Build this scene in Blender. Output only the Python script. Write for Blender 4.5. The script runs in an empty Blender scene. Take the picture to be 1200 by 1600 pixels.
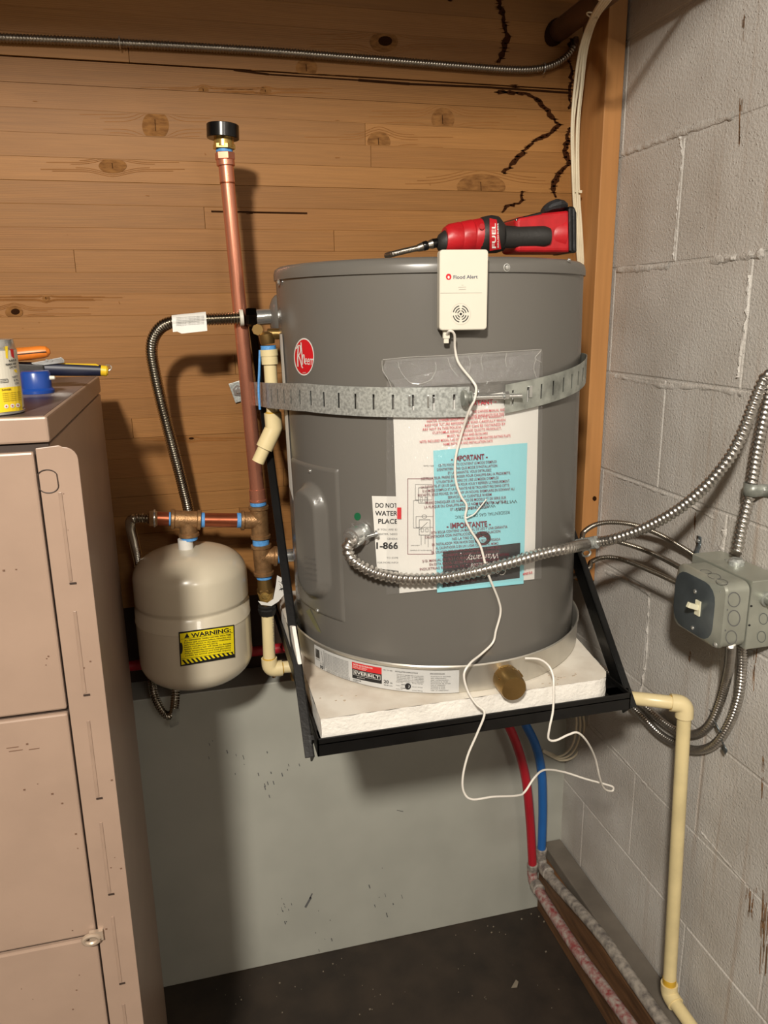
import bpy, bmesh, math, random
from mathutils import Vector, Matrix
random.seed(7)
SC = bpy.context.scene
COL = SC.collection

# ------------------------------------------------------------ camera
YAW, PITCH, ROLL, FOC = -0.2489, 0.2554, -0.0143, 1200.0
CAM = Vector((-0.8451, -1.5323, 1.5105))
_f = Vector((-math.sin(YAW)*math.cos(PITCH), math.cos(YAW)*math.cos(PITCH), -math.sin(PITCH)))
_r = Vector((math.cos(YAW), math.sin(YAW), 0)); _u = _r.cross(_f)
CR = math.cos(ROLL)*_r + math.sin(ROLL)*_u
CU = -math.sin(ROLL)*_r + math.cos(ROLL)*_u
CF = _f
cd = bpy.data.cameras.new('camera'); cam = bpy.data.objects.new('camera', cd); COL.objects.link(cam)
cd.sensor_fit = 'VERTICAL'; cd.sensor_height = 36; cd.lens = FOC/1600*36; cd.clip_start = 0.02
cam.matrix_world = Matrix(((CR.x, CU.x, -CF.x, CAM.x), (CR.y, CU.y, -CF.y, CAM.y), (CR.z, CU.z, -CF.z, CAM.z), (0, 0, 0, 1)))
SC.camera = cam
SC.view_settings.view_transform = 'Standard'; SC.view_settings.look = 'None'
SC.view_settings.exposure = 0.20; SC.view_settings.gamma = 1.0; SC.view_settings.use_curve_mapping = False

# ------------------------------------------------------------ light
W = bpy.data.worlds.new('world'); SC.world = W; W.use_nodes = True
W.node_tree.nodes['Background'].inputs[0].default_value = (1, .9, .78, 1)
W.node_tree.nodes['Background'].inputs[1].default_value = 0.012
def area(name, loc, to, size, power, col, sy=None):
    l = bpy.data.lights.new(name, 'AREA'); l.energy = power; l.color = col
    l.shape = 'RECTANGLE' if sy else 'DISK'; l.size = size
    if sy: l.size_y = sy
    o = bpy.data.objects.new(name, l); COL.objects.link(o); o.location = loc
    o.rotation_euler = (Vector(to)-Vector(loc)).to_track_quat('-Z', 'Y').to_euler()
    return o
area('ceiling_lamp_light', (-1.36, -2.41, 2.50), (-.75, -1.2, 1.0), .19, 70, (1, .93, .82))
area('room_lamp_light', (-.35, -3.4, 2.40), (-.4, -1.6, 0.9), .45, 9, (1, .93, .84))

# ------------------------------------------------------------ pixel -> point on a real surface
def ray(x, y): return CF + CR*((x-600)/FOC) - CU*((y-800)/FOC)
def onp(x, y, a, v):
    d = ray(x, y); return CAM + d*((v-CAM[a])/d[a])
def PX(x, y, v): return onp(x, y, 0, v)
def PY(x, y, v): return onp(x, y, 1, v)
def PZ(x, y, v): return onp(x, y, 2, v)
LEAN = -.0175   # the heater leans a little to the left
def hx(z): return -.438+LEAN*(z-.951)
def CYL(x, y, cx, cy, R):
    if cx == -.438 and R != .2545 and R < .3:
        p = CYL0(x, y, cx, cy, R)
        for _ in range(3): p = CYL0(x, y, hx(p.z), cy, R)
        return p
    return CYL0(x, y, cx, cy, R)
def CYL0(x, y, cx, cy, R):
    d = ray(x, y); ox, oy = CAM.x-cx, CAM.y-cy
    a = d.x*d.x+d.y*d.y; b = ox*d.x+oy*d.y; c = ox*ox+oy*oy-R*R
    D = max(b*b-a*c, 0.0); return CAM + d*((-b-math.sqrt(D))/a)
def pxr(P, hw): return hw*(Vector(P)-CAM).dot(CF)/FOC

# ------------------------------------------------------------ materials
def lin(c): return tuple(((v/255)/12.92 if v/255 <= .04045 else ((v/255+.055)/1.055)**2.4) for v in c)
MATS = {}
def mat(name, rgb, rough=.5, metal=0., var=.08, scale=30., bump=0., bscale=200., spec=.5, coat=0., stretch=None, rgb2=None, trans=0., alpha=1., coords='Object'):
    if name in MATS: return MATS[name]
    m = bpy.data.materials.new(name); m.use_nodes = True; MATS[name] = m
    n, k = m.node_tree.nodes, m.node_tree.links; b = n['Principled BSDF']
    c = lin(rgb)
    tc = n.new('ShaderNodeTexCoord'); mp = n.new('ShaderNodeMapping'); k.new(tc.outputs[coords], mp.inputs[0])
    if stretch: mp.inputs['Scale'].default_value = stretch
    nz = n.new('ShaderNodeTexNoise'); nz.inputs['Scale'].default_value = scale; nz.inputs['Detail'].default_value = 5
    k.new(mp.outputs[0], nz.inputs['Vector'])
    cr = n.new('ShaderNodeValToRGB'); k.new(nz.outputs[0], cr.inputs[0])
    lo = lin(rgb2) if rgb2 else tuple(v*(1-var*2) for v in c)
    cr.color_ramp.elements[0].color = (*lo, 1); cr.color_ramp.elements[1].color = (*c, 1)
    cr.color_ramp.elements[0].position = .32; cr.color_ramp.elements[1].position = .62
    k.new(cr.outputs[0], b.inputs['Base Color'])
    b.inputs['Roughness'].default_value = rough; b.inputs['Metallic'].default_value = metal
    b.inputs['Specular IOR Level'].default_value = spec; b.inputs['Coat Weight'].default_value = coat
    b.inputs['Transmission Weight'].default_value = trans; b.inputs['Alpha'].default_value = alpha
    if bump:
        n2 = n.new('ShaderNodeTexNoise'); n2.inputs['Scale'].default_value = bscale; n2.inputs['Detail'].default_value = 4
        k.new(mp.outputs[0], n2.inputs['Vector'])
        bp = n.new('ShaderNodeBump'); bp.inputs['Strength'].default_value = bump; bp.inputs['Distance'].default_value = .002
        k.new(n2.outputs[0], bp.inputs['Height']); k.new(bp.outputs[0], b.inputs['Normal'])
    return m
def wood_mat(name, ca, cb, cdk, axis_scale, pervar=.25):
    m = bpy.data.materials.new(name); m.use_nodes = True; MATS[name] = m
    n, k = m.node_tree.nodes, m.node_tree.links; b = n['Principled BSDF']
    tc = n.new('ShaderNodeTexCoord'); oi = n.new('ShaderNodeObjectInfo')
    sc = n.new('ShaderNodeVectorMath'); sc.operation = 'SCALE'
    k.new(oi.outputs['Random'], sc.inputs['Scale']); sc.inputs[0].default_value = (31, 17, 23)
    ad = n.new('ShaderNodeVectorMath'); ad.operation = 'ADD'; k.new(tc.outputs['Object'], ad.inputs[0]); k.new(sc.outputs[0], ad.inputs[1])
    mp = n.new('ShaderNodeMapping'); mp.inputs['Scale'].default_value = axis_scale; k.new(ad.outputs[0], mp.inputs[0])
    wv = n.new('ShaderNodeTexWave'); wv.wave_type = 'BANDS'; wv.bands_direction = 'Z'; wv.inputs['Scale'].default_value = 4.2
    wv.inputs['Distortion'].default_value = 9; wv.inputs['Detail'].default_value = 3; wv.inputs['Detail Scale'].default_value = .45
    k.new(mp.outputs[0], wv.inputs['Vector'])
    nz = n.new('ShaderNodeTexNoise'); nz.inputs['Scale'].default_value = 9; nz.inputs['Detail'].default_value = 6; k.new(mp.outputs[0], nz.inputs['Vector'])
    nb = n.new('ShaderNodeTexNoise'); nb.inputs['Scale'].default_value = 1.6; nb.inputs['Detail'].default_value = 3; k.new(ad.outputs[0], nb.inputs['Vector'])
    gm = n.new('ShaderNodeMath'); gm.operation = 'FRACT'; g7 = n.new('ShaderNodeMath'); g7.operation = 'MULTIPLY'; g7.inputs[1].default_value = 7.3; k.new(oi.outputs['Random'], g7.inputs[0]); k.new(g7.outputs[0], gm.inputs[0])
    ga = n.new('ShaderNodeMapRange'); k.new(gm.outputs[0], ga.inputs[0]); ga.inputs[3].default_value = .12; ga.inputs[4].default_value = 1.0
    wm = n.new('ShaderNodeMath'); wm.operation = 'MULTIPLY'; k.new(wv.outputs[0], wm.inputs[0]); k.new(ga.outputs[0], wm.inputs[1])
    cr = n.new('ShaderNodeValToRGB'); k.new(wm.outputs[0], cr.inputs[0])
    cr.color_ramp.elements[0].color = (*lin(ca), 1); cr.color_ramp.elements[1].color = (*lin(cb), 1)
    cr.color_ramp.elements[0].position = .15; cr.color_ramp.elements[1].position = .95
    mx = n.new('ShaderNodeMix'); mx.data_type = 'RGBA'; mx.blend_type = 'MULTIPLY'; mx.inputs[0].default_value = .38
    k.new(cr.outputs[0], mx.inputs[6]); k.new(nz.outputs[0], mx.inputs[7])
    m2 = n.new('ShaderNodeMix'); m2.data_type = 'RGBA'; k.new(mx.outputs[2], m2.inputs[6]); m2.inputs[7].default_value = (*lin(cdk), 1)
    r2 = n.new('ShaderNodeMapRange'); k.new(nb.outputs[0], r2.inputs[0]); r2.inputs[1].default_value = .45; r2.inputs[2].default_value = .75; r2.inputs[4].default_value = .45
    k.new(r2.outputs[0], m2.inputs[0])
    hs = n.new('ShaderNodeHueSaturation'); k.new(m2.outputs[2], hs.inputs['Color'])
    mr = n.new('ShaderNodeMapRange'); k.new(oi.outputs['Random'], mr.inputs[0]); mr.inputs[3].default_value = 1-pervar; mr.inputs[4].default_value = 1+pervar*.5
    k.new(mr.outputs[0], hs.inputs['Value']); k.new(hs.outputs[0], b.inputs['Base Color'])
    b.inputs['Roughness'].default_value = .55; b.inputs['Specular IOR Level'].default_value = .3
    bp = n.new('ShaderNodeBump'); bp.inputs['Strength'].default_value = .06; bp.inputs['Distance'].default_value = .0005
    k.new(wv.outputs[0], bp.inputs['Height']); k.new(bp.outputs[0], b.inputs['Normal'])
    return m
M_WOOD = wood_mat('varnished_pine', (167, 117, 63), (149, 100, 50), (116, 74, 34), (1.0, 1, 27), .14)
M_STUD = wood_mat('stud_wood', (196, 140, 84), (182, 124, 68), (136, 86, 44), (9, 9, .55), .1)
def block_mat(name):
    m = bpy.data.materials.new(name); m.use_nodes = True; MATS[name] = m
    n, k = m.node_tree.nodes, m.node_tree.links; b = n['Principled BSDF']
    tc = n.new('ShaderNodeTexCoord'); ge = n.new('ShaderNodeNewGeometry')
    big = n.new('ShaderNodeTexNoise'); big.inputs['Scale'].default_value = 5; big.inputs['Detail'].default_value = 6; k.new(ge.outputs['Position'], big.inputs['Vector'])
    cr = n.new('ShaderNodeValToRGB'); k.new(big.outputs[0], cr.inputs[0])
    cr.color_ramp.elements[0].color = (*lin((182, 176, 168)), 1); cr.color_ramp.elements[1].color = (*lin((205, 201, 195)), 1)
    cr.color_ramp.elements[0].position = .35; cr.color_ramp.elements[1].position = .65
    # rust and grime streaks that run down the blocks
    mp = n.new('ShaderNodeMapping'); mp.inputs['Scale'].default_value = (1, 26, 1.1); k.new(ge.outputs['Position'], mp.inputs[0])
    st = n.new('ShaderNodeTexNoise'); st.inputs['Scale'].default_value = 2.0; st.inputs['Detail'].default_value = 5; k.new(mp.outputs[0], st.inputs['Vector'])
    sr = n.new('ShaderNodeMapRange'); k.new(st.outputs[0], sr.inputs[0]); sr.inputs[1].default_value = .55; sr.inputs[2].default_value = .75; sr.inputs[4].default_value = .6
    sx = n.new('ShaderNodeSeparateXYZ'); k.new(ge.outputs['Position'], sx.inputs[0])
    ms = n.new('ShaderNodeMapRange'); k.new(sx.outputs['Y'], ms.inputs[0]); ms.inputs[1].default_value = -.30; ms.inputs[2].default_value = -.62; ms.inputs[3].default_value = .15; ms.inputs[4].default_value = 1
    mu = n.new('ShaderNodeMath'); mu.operation = 'MULTIPLY'; k.new(sr.outputs[0], mu.inputs[0]); k.new(ms.outputs[0], mu.inputs[1])
    mx = n.new('ShaderNodeMix'); mx.data_type = 'RGBA'; k.new(mu.outputs[0], mx.inputs[0]); k.new(cr.outputs[0], mx.inputs[6]); mx.inputs[7].default_value = (*lin((150, 118, 88)), 1)
    k.new(mx.outputs[2], b.inputs['Base Color'])
    b.inputs['Roughness'].default_value = .36; b.inputs['Specular IOR Level'].default_value = .5
    n1 = n.new('ShaderNodeTexNoise'); n1.inputs['Scale'].default_value = 210; n1.inputs['Detail'].default_value = 4; n1.inputs['Roughness'].default_value = .6; k.new(ge.outputs['Position'], n1.inputs['Vector'])
    n2 = n.new('ShaderNodeTexVoronoi'); n2.inputs['Scale'].default_value = 130; k.new(ge.outputs['Position'], n2.inputs['Vector'])
    sm = n.new('ShaderNodeMapRange'); k.new(n2.outputs['Distance'], sm.inputs[0]); sm.inputs[1].default_value = 0; sm.inputs[2].default_value = .22; sm.inputs[3].default_value = .6; sm.inputs[4].default_value = 0
    gt = n.new('ShaderNodeMath'); gt.operation = 'GREATER_THAN'; gt.inputs[1].default_value = .50
    cs = n.new('ShaderNodeTexNoise'); cs.inputs['Scale'].default_value = 30; k.new(ge.outputs['Position'], cs.inputs['Vector']); k.new(cs.outputs[0], gt.inputs[0])
    m3 = n.new('ShaderNodeMath'); m3.operation = 'MULTIPLY'; k.new(sm.outputs[0], m3.inputs[0]); k.new(gt.outputs[0], m3.inputs[1])
    a = n.new('ShaderNodeMath'); a.operation = 'ADD'; k.new(n1.outputs[0], a.inputs[0]); k.new(m3.outputs[0], a.inputs[1])
    bp = n.new('ShaderNodeBump'); bp.inputs['Strength'].default_value = .8; bp.inputs['Distance'].default_value = .0024
    k.new(a.outputs[0], bp.inputs['Height']); k.new(bp.outputs[0], b.inputs['Normal'])
    return m
M_BLOCK = block_mat('painted_block')
M_LOWER = mat('pale_green_grey_paint', (172, 172, 162), .38, var=.05, scale=7, bump=.05, bscale=90)
M_FLOOR = mat('dark_brown_floor', (54, 44, 35), .6, var=.25, scale=9, bump=.2, bscale=60, rgb2=(36, 29, 23))
M_PLASTER = mat('cream_plaster', (150, 138, 120), .8, var=.05)
M_CEIL = mat('ceiling_boards', (120, 92, 64), .8, var=.1)
M_DARKGAP = mat('shadow_gap_wood', (52, 34, 20), .8)
M_STAIN = mat('water_stain', (58, 31, 14), .9, spec=.05, var=.3, scale=60, rgb2=(54, 30, 15))
M_KNOT = mat('knot_wood', (140, 98, 56), .85, spec=.1, var=.35, scale=60, rgb2=(108, 72, 40), stretch=(1, 1, 3))
M_KNOTD = mat('knot_core', (48, 27, 13), .95, spec=.05)
M_GRAIN = mat('grain_line', (146, 98, 54), .8, spec=.1)
M_HEAT = mat('grey_enamel', (103, 100, 95), .27, var=.015, scale=4, spec=.5)
M_PLATE = mat('grey_plate_enamel', (98, 95, 90), .30, var=.01, scale=4)
M_GALV = mat('galvanized_steel', (204, 208, 204), .36, metal=.55, var=.22, scale=260, bump=.1)
M_GALVD = mat('weathered_galvanized_steel', (176, 180, 172), .42, metal=.5, var=.25, scale=40, bump=.1)
M_SMOOTHM = mat('zinc_plated_steel', (216, 218, 216), .22, metal=.85, var=.05)
M_FLEXST = mat('stainless_hose', (176, 170, 158), .2, metal=1, var=.06)
M_BX = mat('steel_conduit', (200, 196, 190), .28, metal=.95, var=.1, scale=80)
M_BXD = mat('dull_steel_conduit', (160, 152, 140), .32, metal=.95, var=.1, scale=80)
M_COPPER = mat('copper', (224, 150, 122), .26, metal=.75, var=.1, scale=22, stretch=(1, 1, .3))
M_COPPERD = mat('tarnished_copper', (170, 96, 66), .3, metal=.8, var=.15)
M_BRONZE = mat('cast_bronze', (164, 126, 86), .42, metal=.65, var=.15, scale=120, bump=.3, bscale=500)
M_BRASS = mat('brass', (222, 186, 110), .25, metal=.8, var=.08)
M_BRASSD = mat('dull_brass', (170, 138, 86), .34, metal=.9, var=.1)
M_TAPE = mat('blue_thread_tape', (88, 156, 222), .55, var=.12, scale=150, bump=.4, bscale=400)
M_BLACKP = mat('black_plastic', (14, 14, 15), .22, var=.1)
M_BLACKM = mat('black_painted_steel', (13, 13, 13), .33, var=.3, scale=25, bump=.1)
M_RUBBER = mat('black_rubber', (24, 23, 22), .6, bump=.2)
M_CPVC = mat('cream_cpvc', (228, 210, 162), .34, var=.03)
M_CPVCD = mat('aged_cream_cpvc', (222, 204, 154), .4, var=.1, scale=14)
M_PRIMER = mat('yellow_glue', (206, 164, 50), .4)
M_TANK = mat('almond_enamel', (204, 194, 172), .24, var=.01, coat=.3)
M_CAB = mat('pinkish_beige_paint', (160, 136, 119), .38, var=.04, scale=14, bump=.04, bscale=300)
M_CABS = mat('scuffed_cabinet_top', (128, 112, 106), .42, var=.3, scale=9, rgb2=(60, 50, 50), stretch=(1, .4, 1))
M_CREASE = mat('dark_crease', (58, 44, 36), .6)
M_WHITE = mat('white_plastic', (214, 209, 194), .35, var=.01)
M_CORD = mat('white_cord', (224, 219, 210), .4, var=.02)
M_CABLE = mat('ivory_cable', (222, 210, 182), .4, var=.05)
M_SLAB = mat('white_foam', (236, 232, 224), .8, var=.04, scale=20, bump=.8, bscale=160)
M_SLABT = mat('white_foam_skin', (226, 220, 208), .6, var=.08, scale=12, rgb2=(196, 184, 168), bump=.15, bscale=60)
M_ALU = mat('brushed_aluminium', (202, 198, 188), .33, metal=.7, var=.05, stretch=(1, 1, .2))
M_LABELS = mat('silver_label', (190, 190, 188), .42, var=.01)
M_PAPER = mat('white_paper', (220, 218, 212), .5, var=.01)
M_CYAN = mat('cyan_cover', (140, 206, 216), .4, var=.01)
M_INK = mat('black_ink', (20, 20, 22), .5, var=0)
M_INKG = mat('grey_ink', (96, 96, 96), .5, var=0)
M_INKR = mat('red_ink', (196, 34, 56), .5, var=0)
M_INKM = mat('maroon_ink', (112, 26, 48), .5, var=0)
M_RED = mat('badge_red', (206, 26, 38), .3, var=.02)
M_LRED = mat('label_red', (196, 34, 36), .4, var=.02)
M_YELL = mat('warning_yellow', (240, 220, 20), .35, var=.02)
M_CANY = mat('can_yellow', (240, 208, 40), .35, var=.02)
M_TRED = mat('red_tool_plastic', (186, 26, 34), .4, var=.12, scale=50, bump=.1)
M_TGREY = mat('charcoal_rubber', (38, 36, 34), .55, var=.1, bump=.2)
M_BATT = mat('grimy_black_plastic', (44, 44, 46), .55, var=.3, scale=80, bump=.4)
M_ORANGE = mat('orange_handle', (220, 122, 40), .4, var=.12, scale=60)
M_NAVY = mat('navy_grip', (24, 28, 50), .45, var=.1)
M_BLUE = mat('blue_plastic', (26, 66, 146), .3, var=.05)
M_YGRIP = mat('yellow_plastic', (226, 186, 40), .4)
M_PEXR = mat('red_tubing', (176, 30, 44), .4, var=.08, scale=8)
M_PEXB = mat('blue_tubing', (36, 100, 172), .4, var=.08, scale=8)
M_OLDPIPE = mat('paint_chipped_pipe', (156, 148, 138), .55, var=.3, scale=75, rgb2=(96, 90, 86), bump=.3)
M_OLDRED = mat('red_chipped_pipe', (160, 148, 140), .55, var=.3, scale=95, rgb2=(132, 60, 60), bump=.3)
M_SILL = mat('grey_painted_sill', (112, 104, 94), .5, var=.15, scale=12)
M_RAWW = mat('brown_board', (112, 78, 50), .6, var=.25, scale=10, stretch=(8, 1, 8))
M_IRON = mat('brown_painted_iron', (96, 66, 48), .42, var=.25, scale=18)
M_BOX = mat('galvanized_box_steel', (168, 170, 158), .36, metal=.45, var=.12, scale=16)
M_COVER = mat('dark_zinc_cover', (100, 108, 112), .32, metal=.5, var=.18, scale=22)
M_TOGGLE = mat('ivory_toggle', (232, 228, 200), .35)
M_DEB = mat('plaster_crumb', (130, 120, 104), .8)
M_GREEN = mat('green_dot', (18, 92, 58), .5)
def film(name, rough=.12, alpha=.16):
    m = bpy.data.materials.new(name); m.use_nodes = True; MATS[name] = m
    n, k = m.node_tree.nodes, m.node_tree.links; n.remove(n['Principled BSDF'])
    t = n.new('ShaderNodeBsdfTransparent'); g = n.new('ShaderNodeBsdfGlossy'); g.inputs['Roughness'].default_value = rough
    d = n.new('ShaderNodeBsdfDiffuse'); d.inputs[0].default_value = (.8, .8, .8, 1)
    a = n.new('ShaderNodeMixShader'); a.inputs[0].default_value = .4; k.new(g.outputs[0], a.inputs[1]); k.new(d.outputs[0], a.inputs[2])
    mx = n.new('ShaderNodeMixShader'); mx.inputs[0].default_value = alpha; k.new(t.outputs[0], mx.inputs[1]); k.new(a.outputs[0], mx.inputs[2])
    k.new(mx.outputs[0], n['Material Output'].inputs[0])
    nz = n.new('ShaderNodeTexNoise'); nz.inputs['Scale'].default_value = 45; bp = n.new('ShaderNodeBump'); bp.inputs['Strength'].default_value = .8; bp.inputs['Distance'].default_value = .004
    k.new(nz.outputs[0], bp.inputs['Height']); k.new(bp.outputs[0], g.inputs['Normal'])
    return m
M_FILM = film('clear_film', .15, .10)
M_TAPEC = film('clear_packing_tape', .12, .26)

# ------------------------------------------------------------ mesh helpers
class MB:
    def __init__(s): s.v = []; s.f = []; s.mi = []; s.mats = []; s.m = 0
    def use(s, m):
        if m not in s.mats: s.mats.append(m)
        s.m = s.mats.index(m); return s
    def add(s, vs, fs):
        o = len(s.v); s.v += [tuple(v) for v in vs]
        for f in fs: s.f.append(tuple(i+o for i in f)); s.mi.append(s.m)
        return s
    def box(s, a, b):
        x0, y0, z0 = a; x1, y1, z1 = b
        return s.add([(x0,y0,z0),(x1,y0,z0),(x1,y1,z0),(x0,y1,z0),(x0,y0,z1),(x1,y0,z1),(x1,y1,z1),(x0,y1,z1)],
              [(0,3,2,1),(4,5,6,7),(0,1,5,4),(1,2,6,5),(2,3,7,6),(3,0,4,7)])
    def obox(s, c, ax, ay, az, hx, hy, hz):
        c = Vector(c); vs = []
        for dz in (-1, 1):
            for dx, dy in ((-1,-1),(1,-1),(1,1),(-1,1)): vs.append(c+ax*hx*dx+ay*hy*dy+az*hz*dz)
        return s.add(vs, [(0,3,2,1),(4,5,6,7),(0,1,5,4),(1,2,6,5),(2,3,7,6),(3,0,4,7)])
    def prism(s, pts, d):
        n = len(pts); d = Vector(d); vs = [Vector(p) for p in pts]+[Vector(p)+d for p in pts]
        return s.add(vs, [tuple(range(n))[::-1], tuple(range(n, 2*n))]+[(i, (i+1) % n, n+(i+1) % n, n+i) for i in range(n)])
    def lathe(s, p, d, prof, n=32, cap=True, up=None):
        p = Vector(p); d = Vector(d).normalized()
        u = d.orthogonal().normalized() if up is None else (Vector(up)-d*Vector(up).dot(d)).normalized()
        w = d.cross(u); vs = []
        for t, r in prof:
            for i in range(n):
                a = 2*math.pi*i/n; vs.append(p+d*t+(u*math.cos(a)+w*math.sin(a))*r)
        fs = [(j*n+i, j*n+(i+1) % n, (j+1)*n+(i+1) % n, (j+1)*n+i) for j in range(len(prof)-1) for i in range(n)]
        if cap:
            fs.append(tuple(range(n))[::-1]); fs.append(tuple((len(prof)-1)*n+i for i in range(n)))
        return s.add(vs, fs)
    def cyl(s, a, b, r, r2=None, n=20):
        a = Vector(a); b = Vector(b); return s.lathe(a, b-a, [(0, r), ((b-a).length, r if r2 is None else r2)], n)
    def sphere(s, c, r, n=12, sq=1.0):
        pr = [(-r*math.cos(math.pi*i/8)*sq, max(r*math.sin(math.pi*i/8), 1e-5)) for i in range(9)]
        return s.lathe(c, (0, 0, 1), pr, n)
    def tube(s, path, r, n=10, helix=None, caps=True):
        """helix=(pitch, amp, kind): spiral ribs of real depth"""
        P = [Vector(p) for p in path]
        L = [0]
        for i in range(1, len(P)): L.append(L[-1]+(P[i]-P[i-1]).length)
        if helix:
            step = helix[0]/4; m = int(L[-1]/step); Q = []; j = 0
            for i in range(m+1):
                t = i*step
                while j < len(L)-2 and L[j+1] < t: j += 1
                Q.append(P[j].lerp(P[j+1], (t-L[j])/max(L[j+1]-L[j], 1e-9)))
            P = Q; L = [i*step for i in range(len(P))]
        u = None; vs = []
        for i, p in enumerate(P):
            a = P[max(i-2, 0)] if helix else P[max(i-1, 0)]; b = P[min(i+2, len(P)-1)] if helix else P[min(i+1, len(P)-1)]
            t = (b-a).normalized()
            u = t.orthogonal().normalized() if u is None else (u-t*u.dot(t)).normalized()
            w = t.cross(u)
            for q in range(n):
                a2 = 2*math.pi*q/n; rr = r
                if helix:
                    ph = (L[i]/helix[0] + (q/n if helix[2] else 0)) % 1
                    rr = r*(1-helix[1]*(.5+.5*math.cos(2*math.pi*ph))**1.6)
                vs.append(p+(u*math.cos(a2)+w*math.sin(a2))*rr)
        fs = [(j*n+i, j*n+(i+1) % n, (j+1)*n+(i+1) % n, (j+1)*n+i) for j in range(len(P)-1) for i in range(n)]
        if caps: fs += [tuple(range(n))[::-1], tuple((len(P)-1)*n+i for i in range(n))]
        return s.add(vs, fs)
    def build(s, name, m=None, parent=None, smooth=35, bevel=0, bseg=2, origin=None):
        me = bpy.data.meshes.new(name)
        o = bpy.data.objects.new(name, me)
        off = Vector((0, 0, 0))
        if parent is not None and parent.type == 'EMPTY': off = parent.location
        elif parent is not None: off = parent['_o'] if False else OFF[parent.name]
        if origin == 'mid' and parent is None:
            n = len(s.v); c = Vector((sum(v[0] for v in s.v)/n, sum(v[1] for v in s.v)/n, min(v[2] for v in s.v)))
            o.location = c; off = c
        me.from_pydata([(Vector(v)-off) for v in s.v], [], s.f)
        if m is not None and not s.mats: me.materials.append(m)
        for q in s.mats: me.materials.append(q)
        if s.mats: me.polygons.foreach_set('material_index', s.mi)
        bm = bmesh.new(); bm.from_mesh(me); bmesh.ops.recalc_face_normals(bm, faces=bm.faces); bm.to_mesh(me); bm.free()
        if smooth:
            me.shade_smooth()
            try: me.set_sharp_from_angle(angle=math.radians(smooth))
            except Exception: pass
        COL.objects.link(o)
        if parent is not None: o.parent = parent
        OFF[o.name] = off
        if bevel:
            b = o.modifiers.new('bevel', 'BEVEL'); b.width = bevel; b.segments = bseg; b.limit_method = 'ANGLE'; b.angle_limit = math.radians(40)
        return o
OFF = {}
def thing(name, loc, label, cat, group=None):
    o = bpy.data.objects.new(name, None); o.location = loc; o.empty_display_size = .05; COL.objects.link(o)
    o['label'] = label; o['category'] = cat
    if group: o['group'] = group
    OFF[o.name] = Vector(loc); return o
def tag(o, label, cat, group=None):
    o['label'] = label; o['category'] = cat
    if group: o['group'] = group
    return o
def struct(o): o['kind'] = 'structure'; return o
def smoothpath(pts, k=8):
    P = [Vector(p) for p in pts]; out = []
    for i in range(len(P)-1):
        p0 = P[max(i-1, 0)]; p1 = P[i]; p2 = P[i+1]; p3 = P[min(i+2, len(P)-1)]
        for j in range(k):
            t = j/k; out.append(.5*((2*p1)+(p2-p0)*t+(2*p0-5*p1+4*p2-p3)*t*t+(3*p1-p0-3*p2+p3)*t**3))
    out.append(P[-1]); return out
# flat print laid on a surface: glyph outlines or quads given by two baseline ends, mapped onto that surface
_TC = {}
def glyphs(s, bold=0., shear=0.):
    key = (s, bold, shear)
    if key in _TC: return _TC[key]
    c = bpy.data.curves.new('t', 'FONT'); c.body = s; c.size = 1; c.offset = bold; c.shear = shear; c.resolution_u = 3
    o = bpy.data.objects.new('t', c); COL.objects.link(o)
    me = bpy.data.meshes.new_from_object(o.evaluated_get(bpy.context.evaluated_depsgraph_get()))
    vs = [(v.co.x, v.co.y) for v in me.vertices]; fs = [tuple(p.vertices) for p in me.polygons]
    bpy.data.objects.remove(o); bpy.data.curves.remove(c); bpy.data.meshes.remove(me)
    _TC[key] = (vs, fs); return vs, fs
def text(mb, s, x0, y0, x1, y1, h, surf, bold=0., shear=0.):
    """baseline from (x0,y0) to (x1,y1); cap height h"""
    vs, fs = glyphs(s, bold, shear)
    if not vs: return
    mn = min(v[0] for v in vs); mxx = max(v[0] for v in vs); W_ = max(mxx-mn, 1e-6)
    dx, dy = x1-x0, y1-y0; L = math.hypot(dx, dy); ux, uy = dx/L, dy/L; nx, ny = uy, -ux
    out = []
    for vx, vy in vs:
        t = (vx-mn)/W_*L; q = vy/.70*h
        out.append(surf(x0+ux*t+nx*q, y0+uy*t+ny*q))
    mb.add(out, fs)
def quad(mb, c, surf, nu=6, nv=6):
    (a, b, d, e) = c; vs = []
    for j in range(nv+1):
        for i in range(nu+1):
            u, v = i/nu, j/nv
            x = (a[0]*(1-u)+b[0]*u)*(1-v)+(e[0]*(1-u)+d[0]*u)*v; y = (a[1]*(1-u)+b[1]*u)*(1-v)+(e[1]*(1-u)+d[1]*u)*v
            vs.append(surf(x, y))
    mb.add(vs, [(j*(nu+1)+i, j*(nu+1)+i+1, (j+1)*(nu+1)+i+1, (j+1)*(nu+1)+i) for j in range(nv) for i in range(nu)])
def line(mb, a, b, w, surf, n=4):
    dx, dy = b[0]-a[0], b[1]-a[1]; L = math.hypot(dx, dy) or 1; nx, ny = -dy/L*w/2, dx/L*w/2
    quad(mb, ((a[0]+nx, a[1]+ny), (b[0]+nx, b[1]+ny), (b[0]-nx, b[1]-ny), (a[0]-nx, a[1]-ny)), surf, n, 1)
def disc(mb, c, rx, ry, surf, n=32, ang=0., inner=0.):
    vs = []; ca, sa = math.cos(ang), math.sin(ang)
    for rr in ((1, inner) if inner else (1, .5)):
        for i in range(n):
            a = 2*math.pi*i/n; x, y = rx*rr*math.cos(a), ry*rr*math.sin(a); vs.append(surf(c[0]+x*ca-y*sa, c[1]+x*sa+y*ca))
    fs = [(i, (i+1) % n, n+(i+1) % n, n+i) for i in range(n)]
    if not inner: vs.append(surf(*c)); fs += [(n+i, n+(i+1) % n, 2*n) for i in range(n)]
    mb.add(vs, fs)

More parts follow.
